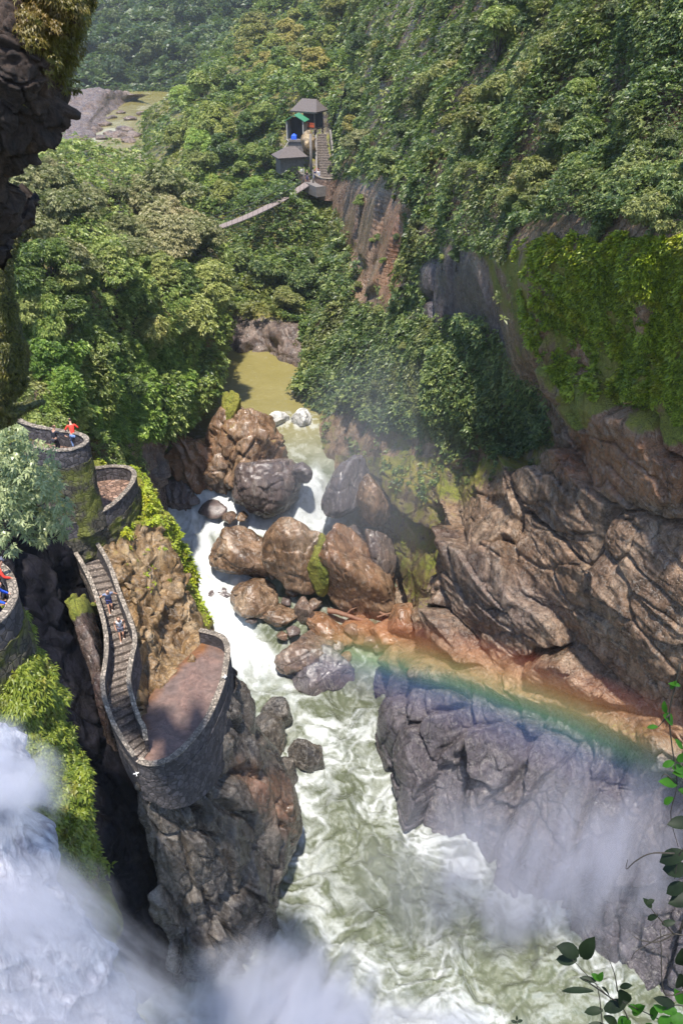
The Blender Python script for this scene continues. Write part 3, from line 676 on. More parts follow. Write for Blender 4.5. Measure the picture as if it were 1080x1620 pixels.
def scatter(s, veg, n, leafpx, clump=1.2, csize=3.0, nleaf=5, up=.7, seed=0, thr=(.02, .5), lo=0.0, **kw):
    """leaf sprays growing off a sheet of ground, heaped into clumps"""
    rg = np.random.default_rng(seed + 300)
    ok = (s.px > -30) & (s.px < 1110) & (s.py > -40) & (s.py < 1650)
    area = np.abs(np.gradient(s.px, axis=1) * np.gradient(s.py, axis=0) - np.gradient(s.px, axis=0) * np.gradient(s.py, axis=1))
    wgt = (np.clip(area, 1.2, 30) * np.clip(veg, 0, 1) * ok).ravel(); wgt = wgt / wgt.sum()
    idx = rg.choice(len(wgt), n, p=wgt)
    r, c = idx // s.w, idx % s.w
    r2, c2 = np.clip(r + 1, 0, s.h - 1), np.clip(c + 1, 0, s.w - 1)
    u, v = rg.random((n, 1)), rg.random((n, 1))
    P = s.P[r, c] * (1 - u) * (1 - v) + s.P[r, c2] * u * (1 - v) + s.P[r2, c] * (1 - u) * v + s.P[r2, c2] * u * v
    Nn = s.N[r, c]; t = s.t[r, c]
    h = sstep(-.25, .55, fbm(P / csize, 2, seed + 7)) * clump
    hh = h * (.35 + .65 * rg.random(n) ** .5) + lo
    vg = veg[r, c]; keep = fbm(P / (csize * .7), 3, seed + 19) * .5 + .5 + rg.standard_normal(n) * .07 > 1 - vg * 1.05 - (vg > .8) * .2
    P, Nn, t, hh = P[keep], Nn[keep], t[keep], hh[keep]; n = len(P)
    dirv = Nn * .75 + np.array([0, 0, .5]); P = P + dirv * hh[:, None]
    ax = Nn * .5 + np.array([0, 0, up]) + rg.standard_normal((n, 3)) * .35
    size = leafpx * t / FPX * (.7 + .6 * rg.random(n)) * (.8 + .5 * sstep(-.2, .3, fbm(P / 1.7, 1, seed + 3)))
    return rosettes(P, ax, size, nleaf, **kw)
def stuff(name, parts, mat, label):
    V, F, T = join(parts) if isinstance(parts, list) else parts
    o = mesh_np(name, V, F, mat, None, False, {'tint': T})
    return tag(o, label, 'undergrowth', None, 'stuff')

hutclear = polyf(Fh.px, Fh.py, [(440,228),(458,190),(474,165),(520,165),(535,285),(480,296),(455,262)], 3)
vegF = vegF * (1 - hutclear)
fullA = np.clip(vegA, 0, 1)
mossface = polyf(A.px, A.py, [(800,380),(1300,360),(1300,720),(1060,700),(980,640),(900,640),(830,540)], 10)
stuff('slope_undergrowth', [scatter(A, fullA * .86 * (1 - mossface), 60000, 5.6, 2.2, 4.5, 5, seed=1), scatter(A, fullA * (1 - mossface) * (A.py > 380), 20000, 4.6, .5, 2.0, 5, seed=2)],
      M['leaf_slope'], 'dense dark green undergrowth covering the right wall of the gorge')
stuff('moss_face_foliage', [scatter(A, np.clip(mossface * 1.1 * (.55 + .6 * fbm(A.P.reshape(-1, 3) / 1.6, 3, 44).reshape(A.px.shape)) * sstep(720, 600, A.py + 40 * fbm(A.P.reshape(-1, 3), 2, 3).reshape(A.px.shape)), 0, .78), 30000, 6, .35, .8, 5, seed=3, lo=.05, droop=.1)],
      M['leaf_lime'], 'bright lime green small leaved plants clinging to the mossy rock face on the right')
stuff('hill_undergrowth', [scatter(Fh, vegF * .9, 26000, 5.4, 3.6, 9, 5, seed=4)], M['leaf_far'], 'dense green undergrowth on the hillside behind the hanging bridge')
stuff('far_hill_woods', [scatter(G, .9 * np.ones(G.px.shape), 13000, 7, 8, 16, 5, seed=5)], M['leaf_dark'], 'far-off dark green woods above the bend of the upper river')
stuff('forest_undergrowth', [scatter(E, np.clip(vegE * .9, 0, 1), 42000, 5.2, 2.4, 5, 5, seed=6)], M['leaf_forest'], 'dense green undergrowth on the forested hillside at left')
vI = np.clip(1.1 - sstep(1330, 1420, I_.py), 0, 1) * np.ones(I_.px.shape)
limeE = polyf(E.px, E.py, [(90,560),(310,520),(330,590),(290,700),(180,700),(60,650)], 14)
stuff('lime_undergrowth', [scatter(E, limeE * vegE * .9, 22000, 5.2, 1.8, 2.6, 6, seed=61, lo=.25)], M['leaf_limetree'], 'bright lime green bushes on the slope above the terraces')
stuff('rib_ferns', [scatter(I_, vI, 15000, 8, .6, .9, 6, seed=8, width=.34, droop=.4, flat=.1)], M['leaf_fern'], 'bright green ferns and leaves covering the narrow rib at lower left')
stuff('crag_moss_plants', [scatter(C1, np.clip(mC1 * .75, 0, .7), 5000, 4.5, .12, .8, 5, seed=9)], M['leaf_lime'], 'low mossy plants on the crest of the stair crag')
jv = .8 * np.ones(J.px.shape)
stuff('buttress_moss_plants', [scatter(J, jv, 9000, 3.5, .15, .6, 5, seed=10, droop=.6)], M['leaf_moss'], 'yellow green hanging moss on the buttress at the left edge')
hv = polyf(H.px, H.py, [(10,-200),(200,-200),(200,170),(86,150),(70,90),(30,60)], 22) * .9 + .12
stuff('hanging_plants', [scatter(H, np.clip(hv, 0, 1), 8000, 8, .22, .35, 5, seed=13, droop=.5, width=.4, lo=.02), ], M['leaf_moss'], 'green and ochre plants hanging from the dark overhanging rock')

# ------------------------------------------------------------------ trees: a few kinds, each copied with its trunk and crown
def make_tree(name, kind, seed, nros, leaf, matkey, shape=(1, 1, .8), lobes=12, tall=1.6):
    rg = np.random.default_rng(seed)
    root = empty(name, (0, 0, 0))
    L = []
    for k in range(lobes):
        th = rg.random() * 6.283; rr = rg.random() ** .5 * .72; zz_ = rg.random()
        rr *= (1 - .45 * zz_ ** 2)
        L.append((rr * math.cos(th) * shape[0], rr * math.sin(th) * shape[1], tall + (zz_ - .35) * shape[2], .26 + .22 * rg.random()))
    L = np.array(L)
    k = rg.choice(lobes, nros, p=(L[:, 3] ** 2) / (L[:, 3] ** 2).sum())
    d = rg.standard_normal((nros, 3)); d[:, 2] = np.where(d[:, 2] < 0, d[:, 2] * (rg.random(nros) < .45), d[:, 2]) ; d /= np.linalg.norm(d, axis=1, keepdims=True) + 1e-9
    bump = 1 + .22 * fbm(d * 2.2 + k[:, None] * 3.7, 2, seed)
    rad = L[k, 3] * bump * (.72 + .34 * rg.random(nros) ** .6)
    Cc = L[k, :3] + d * rad[:, None] * np.array([1, 1, .72])
    ax = d * .7 + np.array([0, 0, .65]) + rg.standard_normal((nros, 3)) * .25
    V, F, T = rosettes(Cc, ax, leaf * (.75 + .5 * rg.random(nros)), 5)
    mesh_np('crown', V, F, M[matkey], root, False, {'tint': T})
    mb = MB(); rb = .055
    trunk = [(0, 0, -.6), (.02, .01, 0), (.05 * rg.standard_normal(), .05 * rg.standard_normal(), tall * .5), (0, 0, tall * .85)]
    mb.tube(trunk, [rb * 1.3, rb, rb * .8, rb * .5], 6)
    for j in range(min(lobes, 9)):
        e = L[j, :3]; m_ = np.array([e[0] * .4, e[1] * .4, tall * .62 + .1 * rg.random()])
        mb.tube([trunk[2], tuple(m_), tuple(e)], [rb * .55, rb * .38, rb * .14], 5)
    mb.build('trunk', M['bark'], root, True)
    return root
PROTO = {}
for k in range(4): PROTO['forest%d' % k] = make_tree('broadleaf_tree', 'f', 40 + k, 2600, .095, 'leaf_forest', (1, 1, .85), 13, 1.3 + .2 * (k % 2))
for k in range(2): PROTO['olive%d' % k] = make_tree('pale_tree', 'o', 50 + k, 2600, .092, 'leaf_olive', (1.15, 1.15, .6), 14, 1.2)
for k in range(3): PROTO['slope%d' % k] = make_tree('broadleaf_tree', 's', 60 + k, 2100, .105, 'leaf_slope', (1, 1, .9), 12, 1.0)
for k in range(3): PROTO['far%d' % k] = make_tree('broadleaf_tree', 'g', 70 + k, 1100, .15, 'leaf_far', (1, 1, .95), 10, 1.2)
for k in range(2): PROTO['dark%d' % k] = make_tree('broadleaf_tree', 'd', 80 + k, 700, .19, 'leaf_dark', (1, 1, .95), 10, 1.2)
for k in range(2): PROTO['gold%d' % k] = make_tree('golden_tree', 'd', 84 + k, 1800, .11, 'leaf_gold', (1.1, 1.1, .8), 12, 1.1)
for k in range(2): PROTO['lime%d' % k] = make_tree('bushy_tree', 'd', 88 + k, 2600, .085, 'leaf_limetree', (1.1, 1.1, .8), 13, .8)
used = set(); NT = [0]; TREES = []
def put_tree(key, P, rad, label, group, rz=None, sink=.35):
    src = PROTO[key]; o = copy_tree(src) if key in used else src
    used.add(key)
    o.location = (P[0], P[1], P[2] - rad * sink); o.scale = (rad,) * 3
    o.rotation_euler = (random.uniform(-.12, .12), random.uniform(-.12, .12), random.random() * 6.28 if rz is None else rz)
    tag(o, label, 'tree', group); NT[0] += 1; TREES.append((o, key, rad, label))
    return o
def on_surf(s, px, py):
    """place on the ground sheet nearest this view, in front if it folds"""
    d = np.hypot(s.px - px, s.py - py) + .0
    cand = d < max(6, d.min() + 3); t = np.where(cand, s.t, 1e9); k = np.argmin(t)
    return s.P.reshape(-1, 3)[k], s.t.ravel()[k]
CLEAR = [(215,185,38),(170,200,40),(225,160,26),(130,215,34),(240,210,22),(470,200,30),(496,178,24),(515,240,26),(505,285,26),(470,262,24),(456,240,24),(487,292,22),(460,306,16),(430,322,18),(400,336,18),(370,348,18),(345,358,14)]
def near_clear(x, y, r_):
    return any(math.hypot(x - a, y - b) < c + r_ * .55 for a, b, c in CLEAR)
def grove(s, n, poly, keys, rpx, label, group, seed, dmin=.7, rmul=1.0):
    rg = np.random.default_rng(seed); P = np.array(poly); pts = []; tries = 0
    x0, y0 = P.min(0); x1, y1 = P.max(0)
    while len(pts) < n and tries < n * 60:
        tries += 1
        x, y = x0 + (x1 - x0) * rg.random(), y0 + (y1 - y0) * rg.random()
        if polyf(np.array([x]), np.array([y]), poly, .1)[0] < .5: continue
        r_ = rpx(y) * (.55 + 1.0 * rg.random() ** 1.6)
        if any(math.hypot(x - a, (y - b) * 1.3) < dmin * (r_ + c) * .5 for a, b, c in pts): continue
        pts.append((x, y, r_))
    for x, y, r_ in pts:
        if near_clear(x, y, r_): continue
        Pt, t = on_surf(s, x, y + r_ * .5)
        put_tree(keys[rg.integers(len(keys))], Pt, r_ * t / FPX * rmul, label, group)
    return pts
F4 = ['forest0', 'forest1', 'forest2', 'forest3']; S3 = ['slope0', 'slope1', 'slope2']; G3 = ['far0', 'far1', 'far2']; O2 = ['olive0', 'olive1']
grove(E, 34, [(-20,400),(330,400),(355,470),(350,540),(250,560),(60,560),(-20,420)], F4, lambda y: 40, 'x', 'trees on the left slope', 1)
grove(E, 20, [(60,540),(330,530),(310,590),(290,650),(240,690),(150,690),(60,640)], ['lime0', 'lime1', 'forest1'], lambda y: 34, 'x', 'bushy trees above the terraces', 11)
grove(E, 26, [(20,275),(120,262),(230,290),(300,350),(330,410),(200,430),(60,440),(20,330)], O2, lambda y: 40, 'x', 'pale olive trees below the upper river', 2)
grove(Fh, 46, [(250,170),(320,120),(450,110),(500,150),(500,280),(430,300),(330,330),(280,340),(240,250)], G3 + ['lime0', 'forest1'], lambda y: 17 + y * .03, 'x', 'trees on the hillside behind the bridge', 3)
grove(Fh, 36, [(330,110),(430,0),(520,-20),(600,0),(540,120),(480,140)], G3 + ['gold0', 'gold1'], lambda y: 19, 'x', 'trees on the ridge beyond the huts', 4)
grove(G, 34, [(120,-20),(420,-20),(300,120),(160,128),(120,80)], ['dark0', 'dark1'], lambda y: 17, 'x', 'trees on the far hillside', 5)
grove(A, 30, [(520,-20),(720,-20),(760,120),(700,350),(640,280),(560,250),(530,160)], ['gold0', 'gold1', 'slope0', 'olive1', 'slope1'], lambda y: 30, 'x', 'trees on the golden upper slope', 61, rmul=.9)
grove(A, 44, [(720,-20),(1100,-20),(1100,330),(900,380),(800,330),(740,300)], S3 + ['forest1'], lambda y: 38, 'x', 'trees on the steep right slope', 6, rmul=.9)
grove(Fh, 14, [(330,400),(440,390),(520,400),(500,480),(360,490)], S3, lambda y: 22, 'x', 'trees in the gully under the bridge', 7)
grove(A, 16, [(560,300),(660,300),(760,390),(780,500),(660,560),(620,480),(560,460)], S3 + ['forest1'], lambda y: 17, 'x', 'hanging trees on the cliff below the huts', 81, rmul=.6)
grove(A, 18, [(540,420),(640,500),(760,540),(800,600),(640,660),(560,640),(500,560)], S3, lambda y: 20, 'x', 'small trees above the right bank', 8, rmul=.5)

# a slender tree whose bare trunk shows against the left forest
tt = put_tree('forest0', on_surf(E, 92, 612)[0], 3.0, 'tall slender tree with a bare dark trunk standing clear in the left forest', 'trees on the left slope', sink=0)
tt.scale = (2.1, 2.1, 3.4)

# every tree gets words of its own: size, leaf, and the landmark nearest to it
LM = [('the hanging bridge', 400, 330), ('the thatched hut', 490, 165), ('the grey roofed shed', 455, 240), ('the far river bend', 200, 200), ('the high terrace', 90, 690), ('the calm green pool', 430, 600),
      ('the bare reddish cliff', 600, 390), ('the grey slanting slab', 700, 470), ('the moss face', 930, 420), ('the overhanging rock', 60, 200), ('the bare trunk', 92, 540), ('the ridge gap', 430, 20), ('the top right slope', 980, 60), ('the green roofed shelter', 470, 215), ('the wooded spur', 300, 200), ('the dark upper slope', 760, 180), ('the mossy outcrop', 390, 700), ('the far hillside', 250, 60)]
seen_ = {}
info = []
for o, key, rad, lab in TREES:
    x, y, t = proj(np.array(o.location) + [0, 0, rad]); x, y, t = float(x), float(y), float(t); rp = rad * FPX / t * max(o.scale) / rad
    n_, lx, ly = min(LM, key=lambda q: math.hypot(q[1] - x, q[2] - y)); dx, dy = x - lx, y - ly; dist = math.hypot(dx, dy)
    dirw = ('left of' if dx < 0 else 'right of') if abs(dx) > abs(dy) else ('above' if dy < 0 else 'below')
    far = 'just ' if dist < 45 else ('well ' if dist > 110 else '')
    size = 'small' if rp < 18 else ('large' if rp > 34 else 'mid-sized'); kind_ = 'pale silvery' if key.startswith('olive') else 'golden olive' if key.startswith('gold') else 'bright lime' if key.startswith('lime') else 'dark green' if key.startswith('dark') else ('deep green' if key.startswith('slope') else ('yellow green' if key.startswith('forest') else 'mid green'))
    base = '%s %s tree %s%s %s' % (size, kind_, far, dirw, n_); seen_.setdefault(base, []).append((x, o))
ORD = ['leftmost', 'second from left', 'third from left', 'fourth from left', 'fifth from left', 'sixth from left', 'seventh from left']
for base, L in seen_.items():
    L.sort(key=lambda q: q[0])
    for k, (x, o) in enumerate(L):
        if o is tt: continue
        o['label'] = base if len(L) == 1 else ('rightmost' if k == len(L) - 1 else ORD[min(k, 6)]) + ' of the ' + base.replace(' tree ', ' trees ')
# ------------------------------------------------------------------ boulders
_ico = bmesh.new(); bmesh.ops.create_icosphere(_ico, subdivisions=6, radius=1.0)
ICO_V = np.array([v.co[:] for v in _ico.verts]); ICO_F = np.array([[v.index for v in f.verts] for f in _ico.faces]); _ico.free()
_ico = bmesh.new(); bmesh.ops.create_icosphere(_ico, subdivisions=4, radius=1.0)
ICO4_V = np.array([v.co[:] for v in _ico.verts]); ICO4_F = np.array([[v.index for v in f.verts] for f in _ico.faces]); _ico.free()
def boulder(px, py, z, size, seed, mat='boulder', rot=(0, 0, 0), nf=10, sharp=20, rough=.06, label=None, name='boulder', moss=0.0, red=0.0, grey=0.0, group=None, lod=False, flute=0):
    """angular river boulder: a rounded many-sided block, worn and dented; size in metres"""
    rg = np.random.default_rng(seed); d = ICO4_V if lod else ICO_V
    nrm = rg.standard_normal((nf, 3)); nrm /= np.linalg.norm(nrm, axis=1, keepdims=True); hgt = .52 + .40 * rg.random(nf)
    q = np.maximum(d @ nrm.T, .02) / hgt
    r = 1.0 / ((q ** sharp).sum(1) + 1.0) ** (1.0 / sharp)
    sz = np.array(size) / 2
    V = d * r[:, None]; V /= np.abs(V).max(0)
    nz_ = fbm(V * 1.6 + seed, 3, seed) * rough * 1.6 + rough * .6 * ridged(V * 2.6 + seed, 3, seed + 1) * .5
    o, e, _ = blocks(V * 1.7 + seed * 1.3 + .25 * fbm(V * 3, 2, seed)[:, None], seed + 3, .9)
    nz_ += rough * 1.1 * o - rough * .5 * np.exp(-(e / .06) ** 2)
    if flute: nz_ += flute * (1 - np.abs(np.sin((V[:, 0] * 1.0 + .25 * V[:, 2]) * 9 + 1.5 * fbm(V * 2, 2, seed)))) 
    V = V * (1 + nz_)[:, None] * sz
    mtx = np.array(Euler([R(a) for a in rot]).to_matrix()); V = V @ mtx.T
    V += .02 * min(size) * fbm(V * 2.2, 3, seed + 9)[:, None]
    nn = V / np.linalg.norm(V, axis=1, keepdims=True)
    o_ = mesh_np(name, V, ICO4_F if lod else ICO_F, M[mat], None, True,
                 {'moss': np.full(len(V), moss), 'red': np.full(len(V), red), 'grey': np.full(len(V), grey)})
    o_.location = atz(px, py, z)
    return tag(o_, label, 'boulder' if name == 'boulder' else 'rock', group)
B = boulder
def B2(a, b, wd, dp, seed, ext=1.0, **kw):
    """a boulder whose long axis runs between two real points"""
    P, Q = atz(*a), atz(*b); ax = Vector(P - Q); L = ax.length * ext; o = boulder(540, 810, 5, (wd, dp, L), seed, **kw)
    vw = Vector(np.array([0, 0, CAMZ]) - (P + Q) / 2).normalized(); z = ax.normalized(); y = (vw - z * vw.dot(z)).normalized(); x = y.cross(z)
    o.rotation_mode = 'QUATERNION'; o.rotation_quaternion = Matrix((x, y, z)).transposed().to_quaternion(); o.location = (P + Q) / 2
    return o
B2((334,858,8.6),(436,884,7.2),5.2,4.6,3,1.1,label='broad brown boulder with a white vein in the middle of the white rapids',nf=11,sharp=18)
B2((468,828,12.5),(474,930,4.6),7.2,5.4,5,1.15,label='tall brown boulder in the centre of the midstream pile',nf=12,sharp=18)
B2((520,836,12.6),(590,966,3.0),6.6,5.6,8,1.3,label='long orange brown boulder sloping down to the right of the midstream pile',red=.3,nf=10,sharp=14,rough=.08)
B2((498,846,12.2),(513,944,5.0),2.8,3.4,11,label='narrow dark mossy boulder wedged between two larger brown ones',moss=.9,grey=.5)
B(410,944,4.4,(5.6,5.0,4.0),13,label='rounded brown boulder standing in white foam below the broad veined one',sharp=7)
B(441,974,3.2,(3.9,3.0,1.9),17,label='low brown boulder beside the pale slab at the foot of the pile',sharp=7)
B(463,936,4.6,(1.6,1.5,1.2),19,label='small brown rock lodged under the tall central boulder',sharp=7,lod=True)
B(482,972,3.4,(2.2,2.4,5.2),23,label='pale upright slab standing at the foot of the boulder pile',rot=(18,6,0),grey=.35)
B(520,998,2.6,(5.2,3.6,2.8),29,label='ochre boulder beside the driftwood log under the rainbow',red=.5,rot=(0,18,-15))
B(478,1032,2.2,(6.0,4.6,3.6),31,label='wet striped brown boulder with white water running past its left side',rot=(0,-12,20),grey=.3,flute=.05)
B(508,1066,1.2,(6.6,4.8,4.6),37,label='large dark wet boulder at the lower end of the midstream pile',grey=.75,rot=(0,15,-10))
B(350,940,4.0,(3.2,1.8,1.2),41,label='low grey wet rock awash left of the rounded boulder',grey=.7,sharp=6,lod=True)
B(335,806,9.8,(3.4,2.4,1.5),43,label='small dark rock awash at the top of the white rapids',grey=.6,sharp=6,lod=True)
B(306,790,10.6,(1.6,1.5,1.0),44,label='tiny dark rock awash near the left bank above the rapids',grey=.6,lod=True)
B(418,764,12.8,(7.6,6.0,7.2),47,label='big grey boulder between the two arms of the rapids',grey=.6,rot=(6,-24,10),nf=8,sharp=26)
B(392,712,15.0,(7.8,7.0,10.5),53,label='craggy brown outcrop with mossy top above the grey boulder',name='rock_outcrop',moss=.34,rot=(5,8,0),nf=15,rough=.17,sharp=26,red=.15)
B(352,740,13.0,(6.0,5.0,7.0),54,label='cracked brown outcrop at the foot of the mossy one',name='rock_outcrop',moss=.1,rot=(0,-12,30),nf=15,sharp=26,rough=.16)
B(367,652,19.0,(2.0,2.2,6.4),59,label='slim rock column crowned with moss beside the green pool',name='rock_column',moss=.7,sharp=22,rough=.12)
B(318,732,13.4,(6.2,5.0,8.6),61,label='fluted orange and white outcrop at the left edge of the rapids',name='rock_outcrop',red=.55,rot=(18,-16,5),flute=.16,nf=9)
B(290,790,10.0,(4.0,4.0,6.0),62,label='grey and white streaked rock under the fluted orange outcrop',name='rock_outcrop',grey=.55,rot=(10,-10,5),flute=.10)
M['pale'] = rock_mat('pale_rock', (.34, .32, .29), (.52, .50, .47), (.68, .66, .62), rough=(.3, .5), moss=False, crack=False)
B(440,664,15.2,(2.4,1.9,1.9),67,'pale',label='white boulder in the calm green river, left of its twin',nf=10)
B(476,662,15.3,(2.2,2.2,2.5),71,'pale',label='white boulder in the calm green river close to the right bank',nf=10)
B(548,778,13.2,(4.6,6.0,7.6),73,label='dark grey bank rock right of the upper chute of white water',grey=.8,rot=(-10,20,10),nf=9)
B(478,748,14.6,(2.2,2.4,2.6),74,label='smaller dark rock at the narrow head of the rapids',grey=.75,rot=(0,20,0),nf=9)
B2((590,748,17.0),(596,832,11.5),3.6,3.0,79,label='pinkish brown slab leaning on the right bank above the rapids',nf=9,name='rock_slab')
B(572,995,2.8,(4.6,3.4,2.6),86,label='ochre wet rock just right of the driftwood log',red=.6,rot=(0,10,20))
B(615,1005,3.2,(5.0,4.0,2.8),87,label='rust coloured wet rock between the driftwood and the right wall',red=.65,rot=(0,-8,-10))
B(560,850,9.0,(3.0,3.0,3.6),88,label='grey rock behind the long sloping boulder beside the side cascade',grey=.6)
B(596,880,8.6,(3.6,4.2,7.0),83,label='dark brown rock beside the thin side cascade',grey=.4,rot=(0,-10,0),nf=10)
B(640,990,4.6,(4.4,3.4,4.4),85,label='reddish rock at the foot of the right wall under the rainbow',red=.6)
B(440,1128,1.0,(3.0,2.4,4.0),89,'slate',label='jagged dark rock standing at the edge of the lower pool',rot=(10,20,0),sharp=24)
B(487,1200,.6,(3.2,2.6,4.4),97,'slate',label='dark rock farthest out in the lower pool below the jagged one',rot=(0,-14,0),sharp=24)
B(418,1172,.8,(4.2,3.4,5.4),101,'slate',label='dark wet rock between the platform rock and the lower pool',rot=(0,16,20),sharp=24)
B(450,1232,.2,(3.4,2.8,3.6),103,'slate',label='low dark rock at the foot of the crag beside the lower pool',rot=(0,0,30),sharp=24)
B(390,1215,3.4,(4.0,4.0,6.6),105,'slate',label='tall dark rock leaning against the crag below the platform',rot=(8,10,40),sharp=22)
B(426,1300,4.6,(3.6,3.0,8.6),107,'slate',label='wet brown fluted rock at the right foot of the pillar',rot=(20,14,0),red=.35,flute=.10,sharp=22)
B(380,1385,4.0,(3.0,3.0,8.0),109,'slate',label='glossy dark fluted rock above the bottom spray',rot=(12,10,10),flute=.12,sharp=22)
rgb = np.random.default_rng(5)
for k, (x, y, s_) in enumerate(sorted([(165,196,5),(178,186,4),(150,205,5),(196,205,5),(186,214,6),(206,188,4),(214,213,5),(150,190,4),(140,212,4),(172,210,4),(192,178,3),(225,180,3.5),(205,222,5),(165,218,4)])):
    B(x,y,22.3,(s_*1.1,s_*.85,s_*.4),200+k,'cliff',lod=True,grey=.3,label='%s boulder in the far river shallows, %s' % ('large grey' if s_ >= 5 else 'small grey', ['leftmost of all', 'second from left', 'third from left', 'fourth from left', 'fifth from left', 'sixth from left', 'seventh from left', 'seventh from right', 'sixth from right', 'fifth from right', 'fourth from right', 'third from right', 'second from right', 'rightmost of all'][k]),group='grey boulders in the far river',rot=(0,0,rgb.random()*180))
rgw = np.random.default_rng(77)
for k, (x, y, z_, w_) in enumerate([(452,952,4.0,1.0),(430,906,6.0,1.1),(498,956,4.2,1.2),(462,1000,3.0,1.1),(446,1006,2.6,.9),(532,1022,2.2,1.3),(546,1040,1.4,1.0),(600,1022,2.0,1.2),(586,1014,2.6,1.0),(398,982,3.2,.8),(362,820,9.6,1.2),(505,1018,2.6,.9),(556,996,3.4,1.1),(640,1012,3.0,1.6),(384,818,9.8,1.0)]):
    B(x,y,z_,(w_*1.5,w_*1.2,w_),500+k,lod=True,grey=float(rgw.random()*.7),red=float(.4*(y>1000)),sharp=24,label='%s wet stone in the midstream pile, %s' % (['tan','brown','grey','dark','mottled'][k%5], ['beside the pale slab','under the veined boulder','at the foot of the mossy boulder','below the low brown boulder','nearest the striped boulder','right of the dark lower boulder','in green water right of the striped boulder','left of the reddish rock','between two rust coloured rocks','left of the rounded boulder in foam','above the veined boulder in white water','just above the striped boulder','touching the driftwood log','farthest right by the wall','right of its twin above the veined boulder'][k]),group='small wet stones in the boulder pile',rot=(0,0,rgw.random()*180))
# driftwood
M['wood'] = plain_mat('driftwood', (.20, .10, .06), .7, .4, 5, .6)
def log(pts, r, label, name='driftwood_log'):
    mb = MB(); n = 14; P = np.array([atz(*p) for p in pts]); u = np.linspace(0, len(P) - 1, n); Q = cr(P, u)
    Q += .06 * np.stack([fbm(Q * 2 + k, 2, k) for k in range(3)], 1)
    mb.tube(Q.tolist(), list(np.linspace(r, r * .5, n)), 9)
    m_ = Q[n // 2]; mb.tube([m_, m_ + np.array([.5, .2, .5]), m_ + np.array([1.1, .3, .7])], [r * .4, r * .25, r * .08], 6)
    tag(mb.build(name, M['wood'], None, True), label, 'driftwood')
log([(518,966,3.9),(545,972,3.8),(580,984,3.4)], .30, 'thick red brown log lying across the ochre boulder')
log([(596,976,4.6),(622,968,5.0),(645,960,5.4)], .10, 'thin bleached branch caught below the right wall')
log([(600,968,4.6),(630,982,4.2),(668,992,4.6)], .13, 'long drift branch lying over the reddish rock')

# ------------------------------------------------------------------ masonry
def stone_mat(name, base, mortar, scale=3.2, rough=.85, patch=None, dark=.5):
    m, nt, out = newmat(name); v = coords(nt)
    d, _ = voro(nt, v, scale, 'DISTANCE_TO_EDGE'); f1 = N(nt, 'ShaderNodeTexVoronoi'); nt.links.new(v, f1.inputs['Vector']); f1.inputs['Scale'].default_value = scale
    sep = N(nt, 'ShaderNodeSeparateColor'); nt.links.new(f1.outputs['Color'], sep.inputs[0])
    c = mix(nt, sep.outputs[0], tuple(x * dark for x in base), tuple(min(1, x * 1.45) for x in base))
    n_ = noise_t(nt, v, 9, 6, .7); n0 = noise_t(nt, v, .8, 4, .6)
    c = mix(nt, .7, c, ramp(nt, n_, [(.3, .6), (.7, 1.35)]), 'MULTIPLY')
    e = ramp(nt, d, [(.02, 1), (.07, 0)]); c = mix(nt, e, c, mortar)
    if patch is not None: c = mix(nt, ramp(nt, n0, [(.46, 0), (.58, .9)]), c, mix(nt, n_, tuple(x * .5 for x in patch), tuple(x * 1.4 for x in patch)))
    b = N(nt, 'ShaderNodeBsdfPrincipled'); nt.links.new(c, b.inputs['Base Color']); b.inputs['Roughness'].default_value = rough
    bp = N(nt, 'ShaderNodeBump'); bp.inputs['Strength'].default_value = .8; bp.inputs['Distance'].default_value = .06
    nt.links.new(mathn(nt, 'ADD', ramp(nt, d, [(0, 0), (.1, 1)]), mathn(nt, 'MULTIPLY', n_, .4)), bp.inputs['Height'])
    nt.links.new(bp.outputs[0], b.inputs['Normal']); nt.links.new(b.outputs[0], out.inputs[0]); return m
M['wall'] = stone_mat('dark_rubble', (.085, .075, .08), (.05, .045, .045), 3.6)
M['wallmoss'] = stone_mat('mossy_rubble', (.07, .06, .045), (.03, .03, .02), 3.6, patch=(.12, .13, .02))
M['coping'] = stone_mat('pale_coping', (.27, .225, .18), (.13, .11, .09), 6)
M['step'] = stone_mat('worn_step', (.21, .17, .145), (.11, .09, .075), 7, dark=.6)
M['cobble'] = stone_mat('wet_cobble', (.24, .15, .11), (.10, .065, .05), 3.4, .35, dark=.5)
m, nt, out = newmat('wet_terrace'); v = coords(nt)
a_ = noise_t(nt, v, .5, 5, .6, .4); f_ = noise_t(nt, v, 5, 7, .7)
c = mix(nt, ramp(nt, a_, [(.40, 0), (.62, 1)]), (.20, .125, .098), (.145, .100, .088)); c = mix(nt, attr(nt, 'edge'), c, (.17, .075, .03))
c = mix(nt, .7, c, ramp(nt, f_, [(.3, .6), (.7, 1.35)]), 'MULTIPLY'); c = mix(nt, .8, c, ramp(nt, noise_t(nt, v, 1.1, 6, .7, 1.5), [(.35, .62), (.6, 1.2)]), 'MULTIPLY')
b = N(nt, 'ShaderNodeBsdfPrincipled'); nt.links.new(c, b.inputs['Base Color']); nt.links.new(ramp(nt, a_, [(.38, .06), (.55, .6)]), b.inputs['Roughness'])
bp = N(nt, 'ShaderNodeBump'); bp.inputs['Strength'].default_value = .3; bp.inputs['Distance'].default_value = .03; nt.links.new(f_, bp.inputs['Height']); nt.links.new(bp.outputs[0], b.inputs['Normal'])
nt.links.new(b.outputs[0], out.inputs[0]); M['terrace'] = m

